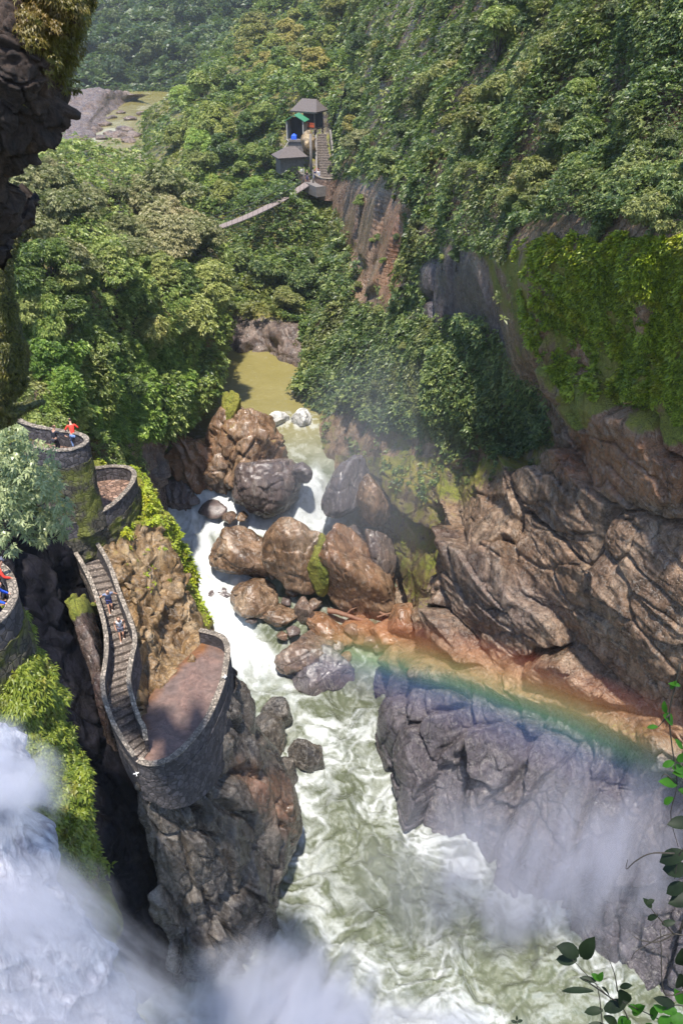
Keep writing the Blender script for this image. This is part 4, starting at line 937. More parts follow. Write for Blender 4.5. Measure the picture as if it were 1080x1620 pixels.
def smooth_line(P, n):
    P = np.array(P, float); L = np.concatenate([[0], np.cumsum(np.linalg.norm(np.diff(P, axis=0), axis=1))])
    u = np.interp(np.linspace(0, L[-1], n), L, np.arange(len(P))); return cr(P, u)
def strip_wall(P, top, bot, thick, jit=.02, batter=0.0, seed=0, rows=1):
    """solid wall following P (n,3), its top at P.z + top, its foot at P.z + bot (numbers or arrays)"""
    n = len(P); T = np.gradient(P[:, :2], axis=0); T /= np.linalg.norm(T, axis=1, keepdims=True) + 1e-9
    Nn = np.stack([T[:, 1], -T[:, 0]], 1)
    top = np.broadcast_to(top, (n,)); bot = np.broadcast_to(bot, (n,)); V = []
    for sgn in (1, -1):
        for k in range(rows + 1):
            f = k / rows; z = P[:, 2] + top * (1 - f) + bot * f
            off = sgn * thick / 2 + (batter * f if sgn == 1 else 0)
            xy = P[:, :2] + Nn * (off + jit * fbm(np.stack([P[:, 0] * 2, P[:, 1] * 2, z * 2 + sgn], 1), 2, seed + k) * (k > 0 or rows == 1))[:, None]
            zj = z + (jit * fbm(np.stack([P[:, 0] * 3, P[:, 1] * 3, z], 1), 2, seed + 7) if k == 0 else 0)
            V.append(np.concatenate([xy, np.reshape(zj, (-1, 1))], 1))
    V = np.vstack(V); m_ = rows + 1; f = []
    idx = lambda side, k, i: (side * m_ + k) * n + i
    for i in range(n - 1):
        for k in range(rows):
            f.append((idx(0, k, i), idx(0, k + 1, i), idx(0, k + 1, i + 1), idx(0, k, i + 1)))
            f.append((idx(1, k, i), idx(1, k, i + 1), idx(1, k + 1, i + 1), idx(1, k + 1, i)))
        f.append((idx(0, 0, i), idx(0, 0, i + 1), idx(1, 0, i + 1), idx(1, 0, i)))
        f.append((idx(0, rows, i), idx(1, rows, i), idx(1, rows, i + 1), idx(0, rows, i + 1)))
    for i in (0, n - 1):
        for k in range(rows): f.append((idx(0, k, i), idx(1, k, i), idx(1, k + 1, i), idx(0, k + 1, i)))
    return V, f
def wall_obj(name, P, top, bot, thick, mat, parent, **kw):
    mb = MB(); mb.add(*strip_wall(P, top, bot, thick, **kw)); return mb.build(name, mat, parent)

# stairs
pairs = [((92,838),(132,832)),((118,872),(158,866)),((136,902),(176,900)),((150,935),(189,937)),((161,970),(203,973)),((168,1005),(214,1008)),
         ((168,1040),(209,1040)),((163,1075),(204,1072)),((166,1105),(209,1103)),((178,1140),(219,1134)),((193,1168),(228,1152)),((213,1197),(231,1172))]
H_PAR = .92
zs = [27.0 - 5.5 * k / 11 for k in range(12)]
Lc = np.array([atz(a[0], a[1], z + H_PAR) for (a, b_), z in zip(pairs, zs)]); Rc = np.array([atz(b_[0], b_[1], z + H_PAR) for (a, b_), z in zip(pairs, zs)])
Lc[:, 2] -= H_PAR; Rc[:, 2] -= H_PAR
stairs = empty('stone_staircase', tuple(Lc[-1])); off = np.array(stairs.location)
tag(stairs, 'narrow curving stone staircase with side walls climbing the crag from the wet platform', 'staircase')
Ls, Rs = smooth_line(Lc, 120), smooth_line(Rc, 120)
wall_obj('side_wall', Ls - off, H_PAR, -2.8, .17, M['wall'], stairs, batter=-.3, rows=6, seed=1)
wall_obj('coping', Ls - off, H_PAR + .05, H_PAR + .003, .24, M['coping'], stairs, seed=2)
wall_obj('side_wall', Rs - off, H_PAR, -1.2, .17, M['wall'], stairs, rows=4, seed=3)
wall_obj('coping', Rs - off, H_PAR + .05, H_PAR + .003, .24, M['coping'], stairs, seed=4)
NS = 31
La, Ra = smooth_line(Lc, NS + 1), smooth_line(Rc, NS + 1)
rgs = np.random.default_rng(3)
for i in range(NS):
    z = 27.0 - 5.5 * (i + .5) / NS; a0, b0, a1, b1 = La[i], Ra[i], La[i + 1], Ra[i + 1]
    ext = .12; V = []
    for zz_ in (z, z - .6):
        for q0, q1 in ((a0, b0), (b1, a1)):
            for w_ in (0, 1):
                p_ = (q0 if w_ == 0 else q1).copy(); p_[2] = zz_ + rgs.normal() * .006; V.append(p_ - off)
    V = np.array(V); dv = (V[2] - V[1]) * .04; V[2] += dv * [1, 1, 0]; V[3] += dv * [1, 1, 0]
    mb = MB(); mb.add(V, [(0, 1, 2, 3), (7, 6, 5, 4), (0, 4, 5, 1), (1, 5, 6, 2), (2, 6, 7, 3), (3, 7, 4, 0)])
    mb.build('step', M['step'], stairs, False, .025)
# platform at the foot of the stairs
ZP = 21.5
cop = [atz(x, y, ZP + H_PAR) for x, y in [(316,997),(342,1004),(355,1012),(360,1028),(358,1050),(352,1078),(341,1108),(324,1143),(300,1174),(276,1196),(252,1207),(232,1208),(219,1202)]]
cop = np.array(cop); cop[:, 2] = ZP; pc = smooth_line(cop, 110)
plat = empty('viewing_platform', tuple(cop[5])); po = np.array(plat.location)
tag(plat, 'wet reddish viewing platform with a curved stone parapet at the foot of the stairs', 'platform')
wall_obj('parapet', pc - po, H_PAR, -.15, .26, M['wall'], plat, seed=5, rows=3)
wall_obj('coping', pc - po, H_PAR + .06, H_PAR + .003, .34, M['coping'], plat, seed=6)
sfac = np.linspace(0, 1, 110)
wall_obj('retaining_wall', pc - po, -.155, -1.9 - 2.3 * np.sin(np.pi * np.clip(sfac * 1.05, 0, 1)) ** .7, .34, M['wall'], plat, batter=-.25, rows=8, seed=7, jit=.06)
back = [atz(x, y, ZP) for x, y in [(219,1150),(222,1120),(255,1078),(318,1018)]]
ring = np.array(list(pc) + [b_ for b_ in back]); cen = np.array([atz(290, 1110, ZP)])[0]
gx = np.linspace(ring[:, 0].min(), ring[:, 0].max(), 130); gy = np.linspace(ring[:, 1].min(), ring[:, 1].max(), 200)
GX, GY = np.meshgrid(gx, gy); ins = polyf(GX.ravel(), GY.ravel(), ring[:, :2].tolist(), .02).reshape(GX.shape) > .45
bk = np.array(back)[:, :2]; ed = np.full(GX.shape, 9.)
for k in range(len(bk) - 1):
    L2 = ((bk[k + 1] - bk[k]) ** 2).sum(); t_ = np.clip(((GX - bk[k, 0]) * (bk[k + 1, 0] - bk[k, 0]) + (GY - bk[k, 1]) * (bk[k + 1, 1] - bk[k, 1])) / L2, 0, 1)
    ed = np.minimum(ed, np.hypot(GX - bk[k, 0] - t_ * (bk[k + 1, 0] - bk[k, 0]), GY - bk[k, 1] - t_ * (bk[k + 1, 1] - bk[k, 1])))
ed = 1 - sstep(.15, .75, ed + .5 * fbm(np.stack([GX.ravel(), GY.ravel(), 0 * GX.ravel()], 1), 3, 4).reshape(GX.shape))
Vf = np.stack([GX, GY, np.full(GX.shape, ZP + .012)], -1).reshape(-1, 3); Vf[:, 2] += .012 * fbm(Vf, 2, 8); Qf = quads(200, 130); Qf = Qf[ins.ravel()[Qf].all(1)]
mesh_np('floor', Vf - po, Qf, M['terrace'], plat, True, {'edge': ed.ravel()})
mb = MB(); lo = [(x, y, ZP - .02) for x, y, z in ring]; lo2 = [(x, y, ZP - 1.2) for x, y, z in ring]; n_ = len(ring)
mb.add(np.array(lo + lo2) - po, [tuple(range(n_)), tuple(range(n_, 2 * n_))[::-1]] + [(i, i + n_, (i + 1) % n_ + n_, (i + 1) % n_) for i in range(n_)]); mb.build('base', M['wall'], plat)
# two upper terraces and the lookout at the left edge
def terrace(name, coppx, zf, label, floormat, wallmat, drop=2.2, closed_floor=None, hp=H_PAR, thick=.22, foot=0.0):
    C_ = np.array([atz(x, y, zf + hp) for x, y in coppx]); C_[:, 2] = zf; P = smooth_line(C_, 90); r0 = empty(name, tuple(C_[len(C_) // 2])); o0 = np.array(r0.location)
    tag(r0, label, 'terrace')
    wall_obj('parapet', P - o0, hp, -.12, thick, M['wall'], r0, rows=3, seed=11)
    wall_obj('coping', P - o0, hp + .06, hp + .003, thick + .08, M['coping'], r0, seed=12)
    wall_obj('retaining_wall', P - o0, -.125, -drop, thick + .06, M[wallmat], r0, batter=foot, rows=8, seed=13, jit=.14)
    rg_ = [tuple(p_) for p_ in P] + [tuple(atz(x, y, zf)) for x, y in (closed_floor or [])]
    mb = MB(); n_ = len(rg_); mb.add([(x, y, zf) for x, y, z in rg_] + [(x, y, zf - .4) for x, y, z in rg_] - o0, [tuple(range(n_)), tuple(range(n_, 2 * n_))[::-1]] + [(i, i + n_, (i + 1) % n_ + n_, (i + 1) % n_) for i in range(n_)])
    mb.build('floor', M[floormat], r0)
    return r0
terrace('lower_terrace', [(146,742),(165,739),(188,738),(205,741),(213,750),(208,766),(192,786),(170,804),(146,817),(118,826),(96,832)], 28.4,
        'small curved terrace with wet brown cobbles above the stairs', 'cobble', 'wallmoss', 1.9, [(80,842),(100,800),(128,765)], foot=-.2)
terrace('upper_terrace', [(16,652),(36,668),(62,676),(92,681),(118,685),(134,691),(137,699),(126,707),(108,712),(84,712),(60,708),(40,704)], 33.0,
        'high curved terrace with dark walls where a person in red leans', 'cobble', 'wallmoss', 4.6, [], foot=-.45)
terrace('round_lookout', [(-30,880),(0,896),(14,910),(21,928),(22,946),(14,964),(0,980),(-30,998),(-70,1010)], 37.0,
        'rounded stone lookout at the left edge above the fern covered rib', 'cobble', 'wallmoss', 2.6, [(-70,920)], foot=-.2)

# ------------------------------------------------------------------ hanging bridge
M['deck'] = plain_mat('deck_planks', (.25, .20, .185), .8, .3, 12, .4)
M['cable'] = plain_mat('steel_cable', (.10, .10, .10), .5, .2, 8, .1, .6)
M['concrete'] = plain_mat('old_concrete', (.17, .15, .14), .85, .35, 3, .4)
A0 = at(488, 289, 134.5); A1 = at(306, 371, 109); br = empty('hanging_bridge', tuple(A0)); tag(br, 'narrow plank footbridge hung on cables across the gorge below the huts', 'footbridge')
d_ = A1 - A0; side = np.array([-d_[1], d_[0], 0]); side /= np.linalg.norm(side)
uu = np.linspace(0, 1, 70); line = d_[None] * uu[:, None]; line[:, 2] += -1.5 * 4 * uu * (1 - uu) * .55
mb = MB()
for i in range(69):
    a, b2 = line[i], line[i + 1] * .82 + line[i] * .18
    V = [a + side * .75, a - side * .75, b2 - side * .75, b2 + side * .75]; V += [q_ - np.array([0, 0, .07]) for q_ in V]
    mb.add(V, [(0, 1, 2, 3), (7, 6, 5, 4), (0, 4, 5, 1), (1, 5, 6, 2), (2, 6, 7, 3), (3, 7, 4, 0)])
mb.tube((line + side * .6 - [0, 0, .12]).tolist(), .05, 4); mb.tube((line - side * .6 - [0, 0, .12]).tolist(), .05, 4)
mb.build('deck', M['deck'], br)
for s_ in (1, -1):
    hl = line + side * s_ * .85; hl[:, 2] += 1.1 + .5 * (2 * uu - 1) ** 2
    mb = MB(); mb.tube(hl.tolist(), .035, 5); mb.build('handrail_cable', M['cable'], br)
    for i in range(0, 70, 3):
        mb = MB(); mb.tube([line[i] + side * s_ * .72, hl[i]], .018, 4); mb.build('hanger', M['cable'], br)
    mb = MB(); mb.tube([line[0] + side * s_ * .85 + [0, 0, -.6], line[0] + side * s_ * .85 + [0, 0, 2.0]], [.14, .11], 8); mb.build('anchor_post', M['concrete'], br, True)
# ------------------------------------------------------------------ huts and stairs at the bridge head
M['thatch'] = plain_mat('grey_thatch', (.12, .10, .095), .95, .5, 9, .9)
M['greenroof'] = plain_mat('green_sheet', (.05, .22, .12), .5, .2, 4, .1)
M['plank'] = plain_mat('weathered_plank', (.16, .12, .09), .85, .4, 8, .5)
M['darkin'] = plain_mat('dark_interior', (.03, .03, .035), .9, .3, 4, .1)
M['redpaint'] = plain_mat('red_paint', (.50, .10, .04), .6, .2, 4, .1)
M['bluecloth'] = plain_mat('blue_tarp', (.02, .10, .60), .6, .25, 4, .2)
M['plaster'] = plain_mat('pale_plaster', (.40, .38, .35), .85, .25, 3, .2)
def gable(mb, w, d, rise, th, over=.0):
    for s_ in (1, -1):
        V = [(0, -d / 2, rise), (0, d / 2, rise), (s_ * w / 2, d / 2, 0), (s_ * w / 2, -d / 2, 0)]; V2 = [(x, y, z - th) for x, y, z in V]
        mb.add(V + V2, [(0, 1, 2, 3), (7, 6, 5, 4), (0, 4, 5, 1), (1, 5, 6, 2), (2, 6, 7, 3), (3, 7, 4, 0)])
# thatched lookout hut
c0 = at(489, 183, 146); hut = empty('thatched_hut', tuple(c0 - [0, 0, 1.7]), R(-28)); hut.scale = (.84,) * 3; tag(hut, 'hut with a steep grey thatched roof and red railing among the trees', 'hut')
mb = MB(); V = [(-2.9, -2.3, 3.0), (2.9, -2.3, 3.0), (2.9, 2.3, 3.0), (-2.9, 2.3, 3.0), (-1.5, 0, 5.0), (1.7, 0, 5.0)]; V2 = [(x * .97, y * .97, z - .28) for x, y, z in V]
F_ = [(0, 1, 5, 4), (1, 2, 5), (2, 3, 4, 5), (3, 0, 4)]
mb.add(V + V2, F_ + [tuple(i + 6 for i in f[::-1]) for f in F_] + [(0, 6, 7, 1), (1, 7, 8, 2), (2, 8, 9, 3), (3, 9, 6, 0)]); mb.build('roof', M['thatch'], hut)
for sx in (-1, 1):
    for sy in (-1, 1): mb = MB(); mb.tube([(2.1 * sx, 1.6 * sy, -1.5), (2.1 * sx, 1.6 * sy, 3.0)], .13, 8); mb.build('post', M['plank'], hut, True)
mb = MB(); mb.box((0, 0, -.1), (4.8, 3.8, .2)); mb.build('floor', M['plank'], hut)
mb = MB(); mb.box((0, 1.5, 1.3), (4.4, .12, 2.6)); mb.build('back_wall', M['darkin'], hut)
mb = MB(); mb.box((.2, -1.75, .95), (3.8, .08, .12)); mb.box((.2, -1.75, .5), (3.8, .05, .55)); mb.build('railing', M['redpaint'], hut)
# green roofed shelter
c1 = at(470, 219, 143); sh = empty('green_roofed_shelter', tuple(c1), R(-12)); tag(sh, 'small shelter with a green sheet roof and dark open front', 'shelter')
mb = MB(); gable(mb, 3.5, 3.0, .95, .1); o_ = mb.build('roof', M['greenroof'], sh); o_.location = (0, 0, 2.7)
mb = MB(); mb.box((-1.35, 0, 1.35), (.15, 2.6, 2.7)); mb.box((1.35, 0, 1.35), (.15, 2.6, 2.7)); mb.build('side_wall', M['plaster'], sh)
mb = MB(); mb.box((0, 1.2, 1.5), (2.55, .12, 3.0)); mb.build('back_wall', M['darkin'], sh)
mb = MB(); mb.box((0, 0, -.15), (2.9, 2.8, .3)); mb.box((0, 0, -1.1), (2.6, 2.4, 1.6)); mb.build('floor', M['concrete'], sh)
mb = MB(); mb.tube([(-1.4, -1.4, .05), (-.9, -1.9, -.2), (-1.6, -2.6, -1.2)], .06, 6); mb.build('handrail', M['plaster'], sh)
tb = MB(); V = [(-.7, -.5, .55), (.1, -.6, .5), (.2, .3, .6), (-.6, .4, .62), (-.75, -.55, 0), (.15, -.65, 0), (.25, .35, 0), (-.65, .45, 0), (-.25, 0, .85)]
tb.add(V, [(0, 1, 8), (1, 2, 8), (2, 3, 8), (3, 0, 8), (0, 4, 5, 1), (1, 5, 6, 2), (2, 6, 7, 3), (3, 7, 4, 0)]); t_ = tb.build('tarp_heap', M['bluecloth']); t_.location = c1 + np.array([-.2, -.6, .01]); tag(t_, 'bright blue tarp bundled in the front of the green roofed shelter', 'tarp')
# low grey roof below it
c2 = at(459, 246, 139); lr = empty('grey_roofed_shed', tuple(c2 - [0, 0, 2.2]), R(20)); tag(lr, 'low shed with a wide hipped grey roof beside the bridge head', 'shed')
mb = MB(); V = [(-2.6, -1.9, 2.2), (2.4, -1.9, 2.2), (2.4, 2.0, 2.2), (-2.6, 2.0, 2.2), (-.7, 0, 3.5), (.9, .1, 3.5)]; V2 = [(x * .97, y * .97, z - .2) for x, y, z in V]
mb.add(V + V2, F_ + [tuple(i + 6 for i in f[::-1]) for f in F_] + [(0, 6, 7, 1), (1, 7, 8, 2), (2, 8, 9, 3), (3, 9, 6, 0)]); mb.build('roof', M['thatch'], lr)
mb = MB(); mb.box((0, .2, .9), (4.0, 2.8, 2.6)); mb.build('wall', M['concrete'], lr)
# bridge head landing, curved walls, stairs up
ZB = float(A0[2]) + .05
C_ = np.array([atz(x, y, ZB + 1) for x, y in [(464,256),(472,262),(473,270),(479,276),(490,277)]]); C_[:, 2] = ZB; P = smooth_line(C_, 30)
ld = empty('bridge_landing', tuple(P[15])); lo_ = np.array(ld.location); tag(ld, 'curved brown stone landing wall at the left side of the bridge head', 'landing')
wall_obj('wall', P - lo_, 1.0, -2.6, .35, M['cobble'], ld); wall_obj('coping', P - lo_, 1.08, 1.003, .45, M['coping'], ld)
pl = [tuple(atz(x, y, ZB)) for x, y in [(462,262),(473,284),(500,296),(532,292),(530,268),(500,256)]]
mb = MB(); n_ = len(pl); mb.add([np.array(q_) - lo_ for q_ in pl] + [np.array(q_) - lo_ - [0, 0, 1.5] for q_ in pl], [tuple(range(n_)), tuple(range(n_, 2 * n_))[::-1]] + [(i, i + n_, (i + 1) % n_ + n_, (i + 1) % n_) for i in range(n_)]); mb.build('floor', M['concrete'], ld)
C_ = np.array([atz(x, y, ZB + 1) for x, y in [(497,270),(500,277),(510,282),(521,283),(531,282)]]); C_[:, 2] = ZB; P = smooth_line(C_, 30)
l2 = empty('stair_foot_wall', tuple(P[15])); lo_ = np.array(l2.location); tag(l2, 'rounded brown wall at the foot of the upper stairs, right of the bridge', 'wall')
wall_obj('wall', P - lo_, 1.0, -2.2, .35, M['cobble'], l2); wall_obj('coping', P - lo_, 1.08, 1.003, .45, M['coping'], l2)
us = empty('upper_stairs', tuple(atz(516, 283, ZB))); uo = np.array(us.location); tag(us, 'grey stone stairs climbing beside the shed above the bridge head', 'staircase')
for i in range(18):
    z = ZB + .32 * i; pxc = 516 - 6.0 * (i / 17) ** .8 + 1.5 * math.sin(i * .35); y_ = uo[1] + .15 + .42 * i
    cxy = np.array([at(pxc, 283 - i * 2.6, y_)[0], y_, z]) - uo; w_ = 2.3 - .05 * i
    mb = MB(); mb.box(cxy + [0, 0, -.5], (w_, .5, 1.3)); mb.build('step', M['step'], us)
for s_ in (-1, 1):
    mb = MB(); V = [(s_ * 1.35, 0, .9), (s_ * 1.05 - .6, 7.6, 6.2), (s_ * 1.05 - .6, 7.6, 4.2), (s_ * 1.35, 0, -.8)]; V += [(x + s_ * .3, y, z) for x, y, z in V]
    mb.add(V, [(0, 1, 2, 3), (7, 6, 5, 4), (0, 4, 5, 1), (1, 5, 6, 2), (2, 6, 7, 3), (3, 7, 4, 0)]); mb.build('side_wall', M['concrete'], us)
pc_ = at(492, 262, 137.5); mb = MB(); mb.tube([pc_ - [0, 0, 2], pc_ + [0, 0, 4.6]], [.24, .2], 10); tag(mb.build('stone_post', M['concrete'], None, True), 'tall grey post standing between the shed and the upper stairs', 'post')
rk = B(487, 226, 33.5, (2.4, 2.4, 3.6), 301, 'crag', moss=.35, rough=.16, sharp=26, label='tan rock between the green roofed shelter and the upper stairs', name='rock', lod=True); rk.location = at(487, 226, 140)
# white birds perched on the platform wall
M['white'] = plain_mat('white_feathers', (.8, .8, .78), .7, .1, 3, .1)
for x, y, dz_, lb in [(356, 1071, -.9, 'white bird flying low past the right side of the platform wall'), (321, 1158, -.9, 'white bird flitting past the front of the platform wall'), (216, 1224, -.6, 'white bird low against the dark wall under the stairs')]:
    bb = MB()
    c_ = np.array([0, 0, 0.]); n1 = 8
    bb.tube([(-.16, 0, 0), (-.10, 0, .01), (0, 0, .02), (.10, 0, .03), (.15, 0, .05), (.19, 0, .05)], [.015, .04, .055, .045, .03, .008], 8)
    for s_ in (-1, 1): bb.add([(-.05, s_ * .03, .03), (.07, s_ * .03, .03), (.05, s_ * .2, .10), (-.04, s_ * .28, .07), (-.05, s_ * .03, .01), (.07, s_ * .03, .015), (.05, s_ * .2, .09), (-.04, s_ * .28, .06)], [(0, 1, 2, 3), (7, 6, 5, 4), (0, 4, 5, 1), (1, 5, 6, 2), (2, 6, 7, 3), (3, 7, 4, 0)])
    bb.add([(-.15, -.02, 0), (-.27, -.05, .0), (-.27, .05, .0), (-.15, .02, 0), (-.15, -.02, .01), (-.27, -.05, .008), (-.27, .05, .008), (-.15, .02, .01)], [(0, 1, 2, 3), (7, 6, 5, 4), (0, 4, 5, 1), (1, 5, 6, 2), (2, 6, 7, 3), (3, 7, 4, 0)])
    o_ = bb.build('bird', M['white'], None, True); Dp = {356: 33.6, 321: 30.4, 216: 28.0}[x]; o_.location = at(x, y, Dp - .8); o_.rotation_euler = (0, 0, random.random() * 3); o_.scale = (.62,) * 3; tag(o_, lb, 'bird')
# ------------------------------------------------------------------ people
def pm(name, c, rough=.75): M[name] = plain_mat(name, c, rough, .12, 9, .1); return M[name]
pm('skin', (.55, .30, .20), .55); pm('skin_dark', (.33, .18, .11), .55); pm('hair_dark', (.02, .014, .012), .6); pm('hair_brown', (.09, .045, .025), .6)
pm('cloth_red', (.72, .05, .03)); pm('cloth_black', (.02, .02, .03)); pm('cloth_blue', (.02, .09, .60)); pm('cloth_navy', (.03, .035, .12)); pm('cloth_white', (.75, .74, .76))
pm('cloth_slate', (.20, .23, .34)); pm('cloth_grey', (.10, .10, .14)); pm('cloth_jeans', (.14, .22, .42)); pm('cloth_teal', (.05, .38, .36)); pm('shoe_white', (.7, .68, .65)); pm('shoe_dark', (.03, .03, .035)); pm('cloth_khaki', (.30, .24, .12))
M['eye'] = plain_mat('eye', (.02, .015, .012), .2, .05, 3, 0)
def skinned(name, V, E_, rad, mat, parent, root=0, sub=1):
    me = bpy.data.meshes.new(name); me.from_pydata([tuple(v) for v in V], E_, []); me.update(); me.materials.append(mat)
    o = bpy.data.objects.new(name, me); link(o, parent)
    sk = o.modifiers.new('skin', 'SKIN'); sk.use_smooth_shade = True
    for k, r_ in enumerate(rad):
        sv = me.skin_vertices[0].data[k]; sv.radius = r_ if hasattr(r_, '__len__') else (r_, r_); sv.use_root = (k == root)
    s_ = o.modifiers.new('sub', 'SUBSURF'); s_.levels = sub; s_.render_levels = sub
    return o
def bend(a, b, l1, l2, hint):
    a, b, hint = map(np.array, (a, b, hint)); d = b - a; L = np.linalg.norm(d)
    if L > (l1 + l2) * .995: b = a + d / L * (l1 + l2) * .995; d = b - a; L = np.linalg.norm(d)
    u = d / L; x = (l1 ** 2 - l2 ** 2 + L ** 2) / (2 * L); h = math.sqrt(max(l1 ** 2 - x ** 2, 0))
    hp = hint - u * np.dot(hint, u); hp = hp / (np.linalg.norm(hp) + 1e-9)
    return a + u * x + hp * h, b
def person(P, rz, label, top='cloth_white', legs='cloth_jeans', hair='hair_dark', shoe='shoe_dark', skin='skin', lean=(0, .03), hip=.90, hands=((-.25, .05, .85), (.25, .05, .85)), feet=((-.10, 0, .07), (.10, 0, .07)),
           sleeves='long', shorts=False, longhair=False, head=(0, .02), hat=None, fingers=True, group=None, sc=1.0, full=True):
    root = empty('person', tuple(P), rz); root.scale = (sc,) * 3; tag(root, label, 'person', group)
    A_ = lambda *q: np.array(q, float)
    hipc = A_(0, 0, hip); ch = hipc + A_(lean[0], lean[1], .36); nk = ch + A_(lean[0] * .35, lean[1] * .4, .20); hd = nk + A_(head[0], head[1] + .01, .12); ht = hd + A_(head[0] * .5, head[1] * .5, .13)
    V = [hipc, hipc + (ch - hipc) * .5, ch, nk, hd, ht]; rad = [(.135, .10), (.125, .095), (.155, .105), (.055, .06), (.078, .088), (.06, .07)]; E_ = [(0, 1), (1, 2), (2, 3), (3, 4), (4, 5)]
    def addv(v, r_, to): V.append(v); rad.append(r_); E_.append((to, len(V) - 1)); return len(V) - 1
    addv(hd + A_(0, .095, -.01), .016, 4)          # nose
    for s_ in (-1, 1): addv(hd + A_(s_ * .085, -.005, 0), .018, 4)   # ears
    arms = []; 
    for s_, hnd in zip((-1, 1), hands):
        sh = ch + A_(s_ * .185, 0, .13); el, wr = bend(sh, A_(*hnd), .29, .26, (s_ * .35, -.6, -.25))
        i1 = addv(sh, .055, 2); i2 = addv(el, .042, i1); i3 = addv(wr, .028, i2); u = (wr - el) / np.linalg.norm(wr - el)
        pa = wr + u * .07; i4 = addv(pa, (.038, .018), i3); arms.append((sh, el, wr))
        if fingers:
            w_ = np.cross(u, A_(0, 0, 1)); w_ = w_ / (np.linalg.norm(w_) + 1e-6); dn = A_(0, 0, -1) - u * np.dot(A_(0, 0, -1), u)
            for k, ln in enumerate((.068, .078, .072, .056)):
                b_ = pa + u * .03 + w_ * (k - 1.5) * .021; j = addv(b_, .0095, i4); j2 = addv(b_ + u * ln * .55 + dn * .008, .0085, j); addv(b_ + u * ln * .9 + dn * .028, .0075, j2)
            j = addv(wr + u * .03 + w_ * s_ * .045, .011, i3); addv(wr + u * .075 + w_ * s_ * .065 + dn * .012, .009, j)
    lg = []
    for s_, ft in zip((-1, 1), feet):
        hj = hipc + A_(s_ * .095, 0, -.05); kn, an = bend(hj, A_(*ft), .42, .41, (s_ * .05, 1, .1))
        i1 = addv(hj, .085, 0); i2 = addv(kn, .055, i1); i3 = addv(an, .036, i2); addv(an + A_(s_ * .02, .14, -.035), (.035, .022), i3); lg.append((hj, kn, an))
    skinned('body', V, E_, rad, M[skin], root)
    # shirt over the torso and arms, in one piece
    Vs = [hipc + A_(0, 0, -.03), hipc + (ch - hipc) * .5, ch, ch + (nk - ch) * .62]; rs = [(.158, .122), (.145, .115), (.178, .125), (.085, .08)]; Es = [(0, 1), (1, 2), (2, 3)]
    for (sh, el, wr) in arms:
        Vs.append(sh); rs.append(.068); Es.append((2, len(Vs) - 1))
        if sleeves == 'none': continue
        end = el if sleeves == 'short' else wr
        Vs.append(sh + (el - sh) * (.55 if sleeves == 'short' else 1)); rs.append(.056); Es.append((len(Vs) - 2, len(Vs) - 1))
        if sleeves == 'long': Vs.append(el + (wr - el) * .93); rs.append(.04); Es.append((len(Vs) - 2, len(Vs) - 1))
    skinned('shirt', Vs, Es, rs, M[top], root, 2)
    Vp = [hipc + A_(0, 0, .03)]; rp = [(.152, .118)]; Ep = []
    for (hj, kn, an) in lg:
        Vp.append(hj); rp.append(.102); Ep.append((0, len(Vp) - 1))
        if shorts: Vp.append(hj + (kn - hj) * .72); rp.append(.085); Ep.append((len(Vp) - 2, len(Vp) - 1))
        else:
            Vp.append(kn); rp.append(.070); Ep.append((len(Vp) - 2, len(Vp) - 1)); Vp.append(kn + (an - kn) * .95); rp.append(.052); Ep.append((len(Vp) - 2, len(Vp) - 1))
    skinned('shorts' if shorts else 'trousers', Vp, Ep, rp, M[legs], root)
    for (hj, kn, an), s_ in zip(lg, (-1, 1)):
        skinned('shoe', [an + A_(0, -.05, -.02), an + A_(s_ * .01, .06, -.035), an + A_(s_ * .02, .17, -.045)], [(0, 1), (1, 2)], [(.042, .042), (.046, .036), (.036, .024)], M[shoe], root)
    hv_ = [hd + A_(0, -.03, .0), hd + A_(0, -.03, .07), hd + A_(0, .0, .115)]; he = [(0, 1), (1, 2)]; hr = [.09, .098, .085]
    if longhair: hv_ += [hd + A_(0, -.09, -.08), ch + A_(0, -.12, .06)]; he += [(0, 3), (3, 4)]; hr += [.07, .035]
    skinned('hair', hv_, he, hr, M[hair], root)
    for s_ in (-1, 1):
        mb = MB(); c_ = hd + A_(s_ * .03, .078, .02); mb.tube([c_ + A_(0, -.008, 0), c_ + A_(0, .004, 0), c_ + A_(0, .012, 0)], [.004, .012, .004], 6); mb.build('eye', M['eye'], root, True)
    if hat: skinned('cap', [hd + A_(0, -.01, .08), hd + A_(0, .0, .135), hd + A_(0, .15, .075)], [(0, 1), (0, 2)], [.102, .07, (.06, .012)], M[hat], root)
    return root
def stair_pt(f, side):        # f along the stairs from the top, side 0 left wall .. 1 right wall
    i = f * NS; k = int(i); a = La[min(k, NS)]; b_ = Ra[min(k, NS)]; q = a * (1 - side) + b_ * side; q = q.copy(); q[2] = 27.0 - 5.5 * (k + .5) / NS; return q
def facing(p0, p1): return math.atan2(-(p1[0] - p0[0]), p1[1] - p0[1])
def find_f(py_target, side):
    best = min(((abs(proj(stair_pt((k + .5) / NS, side))[1] - py_target), k) for k in range(NS))); return (best[1] + .5) / NS
fa = find_f(966, .5); pa_ = stair_pt(fa, .5); dn_ = stair_pt(min(1, fa + .12), .5)
person(pa_, facing(pa_, dn_) , 'person in a slate shirt stretching both arms out to the two stair walls', 'cloth_slate', 'cloth_navy', 'hair_dark', 'shoe_white', lean=(0, .14), hip=.88,
       hands=((-.66, .10, 1.02), (.66, .10, 1.06)), feet=((-.09, -.04, .08), (.10, .34, -.10)), sleeves='short', shorts=True, head=(0, .06))
fb = find_f(1008, .62); pb_ = stair_pt(fb, .60); dn_ = stair_pt(min(1, fb + .12), .60)
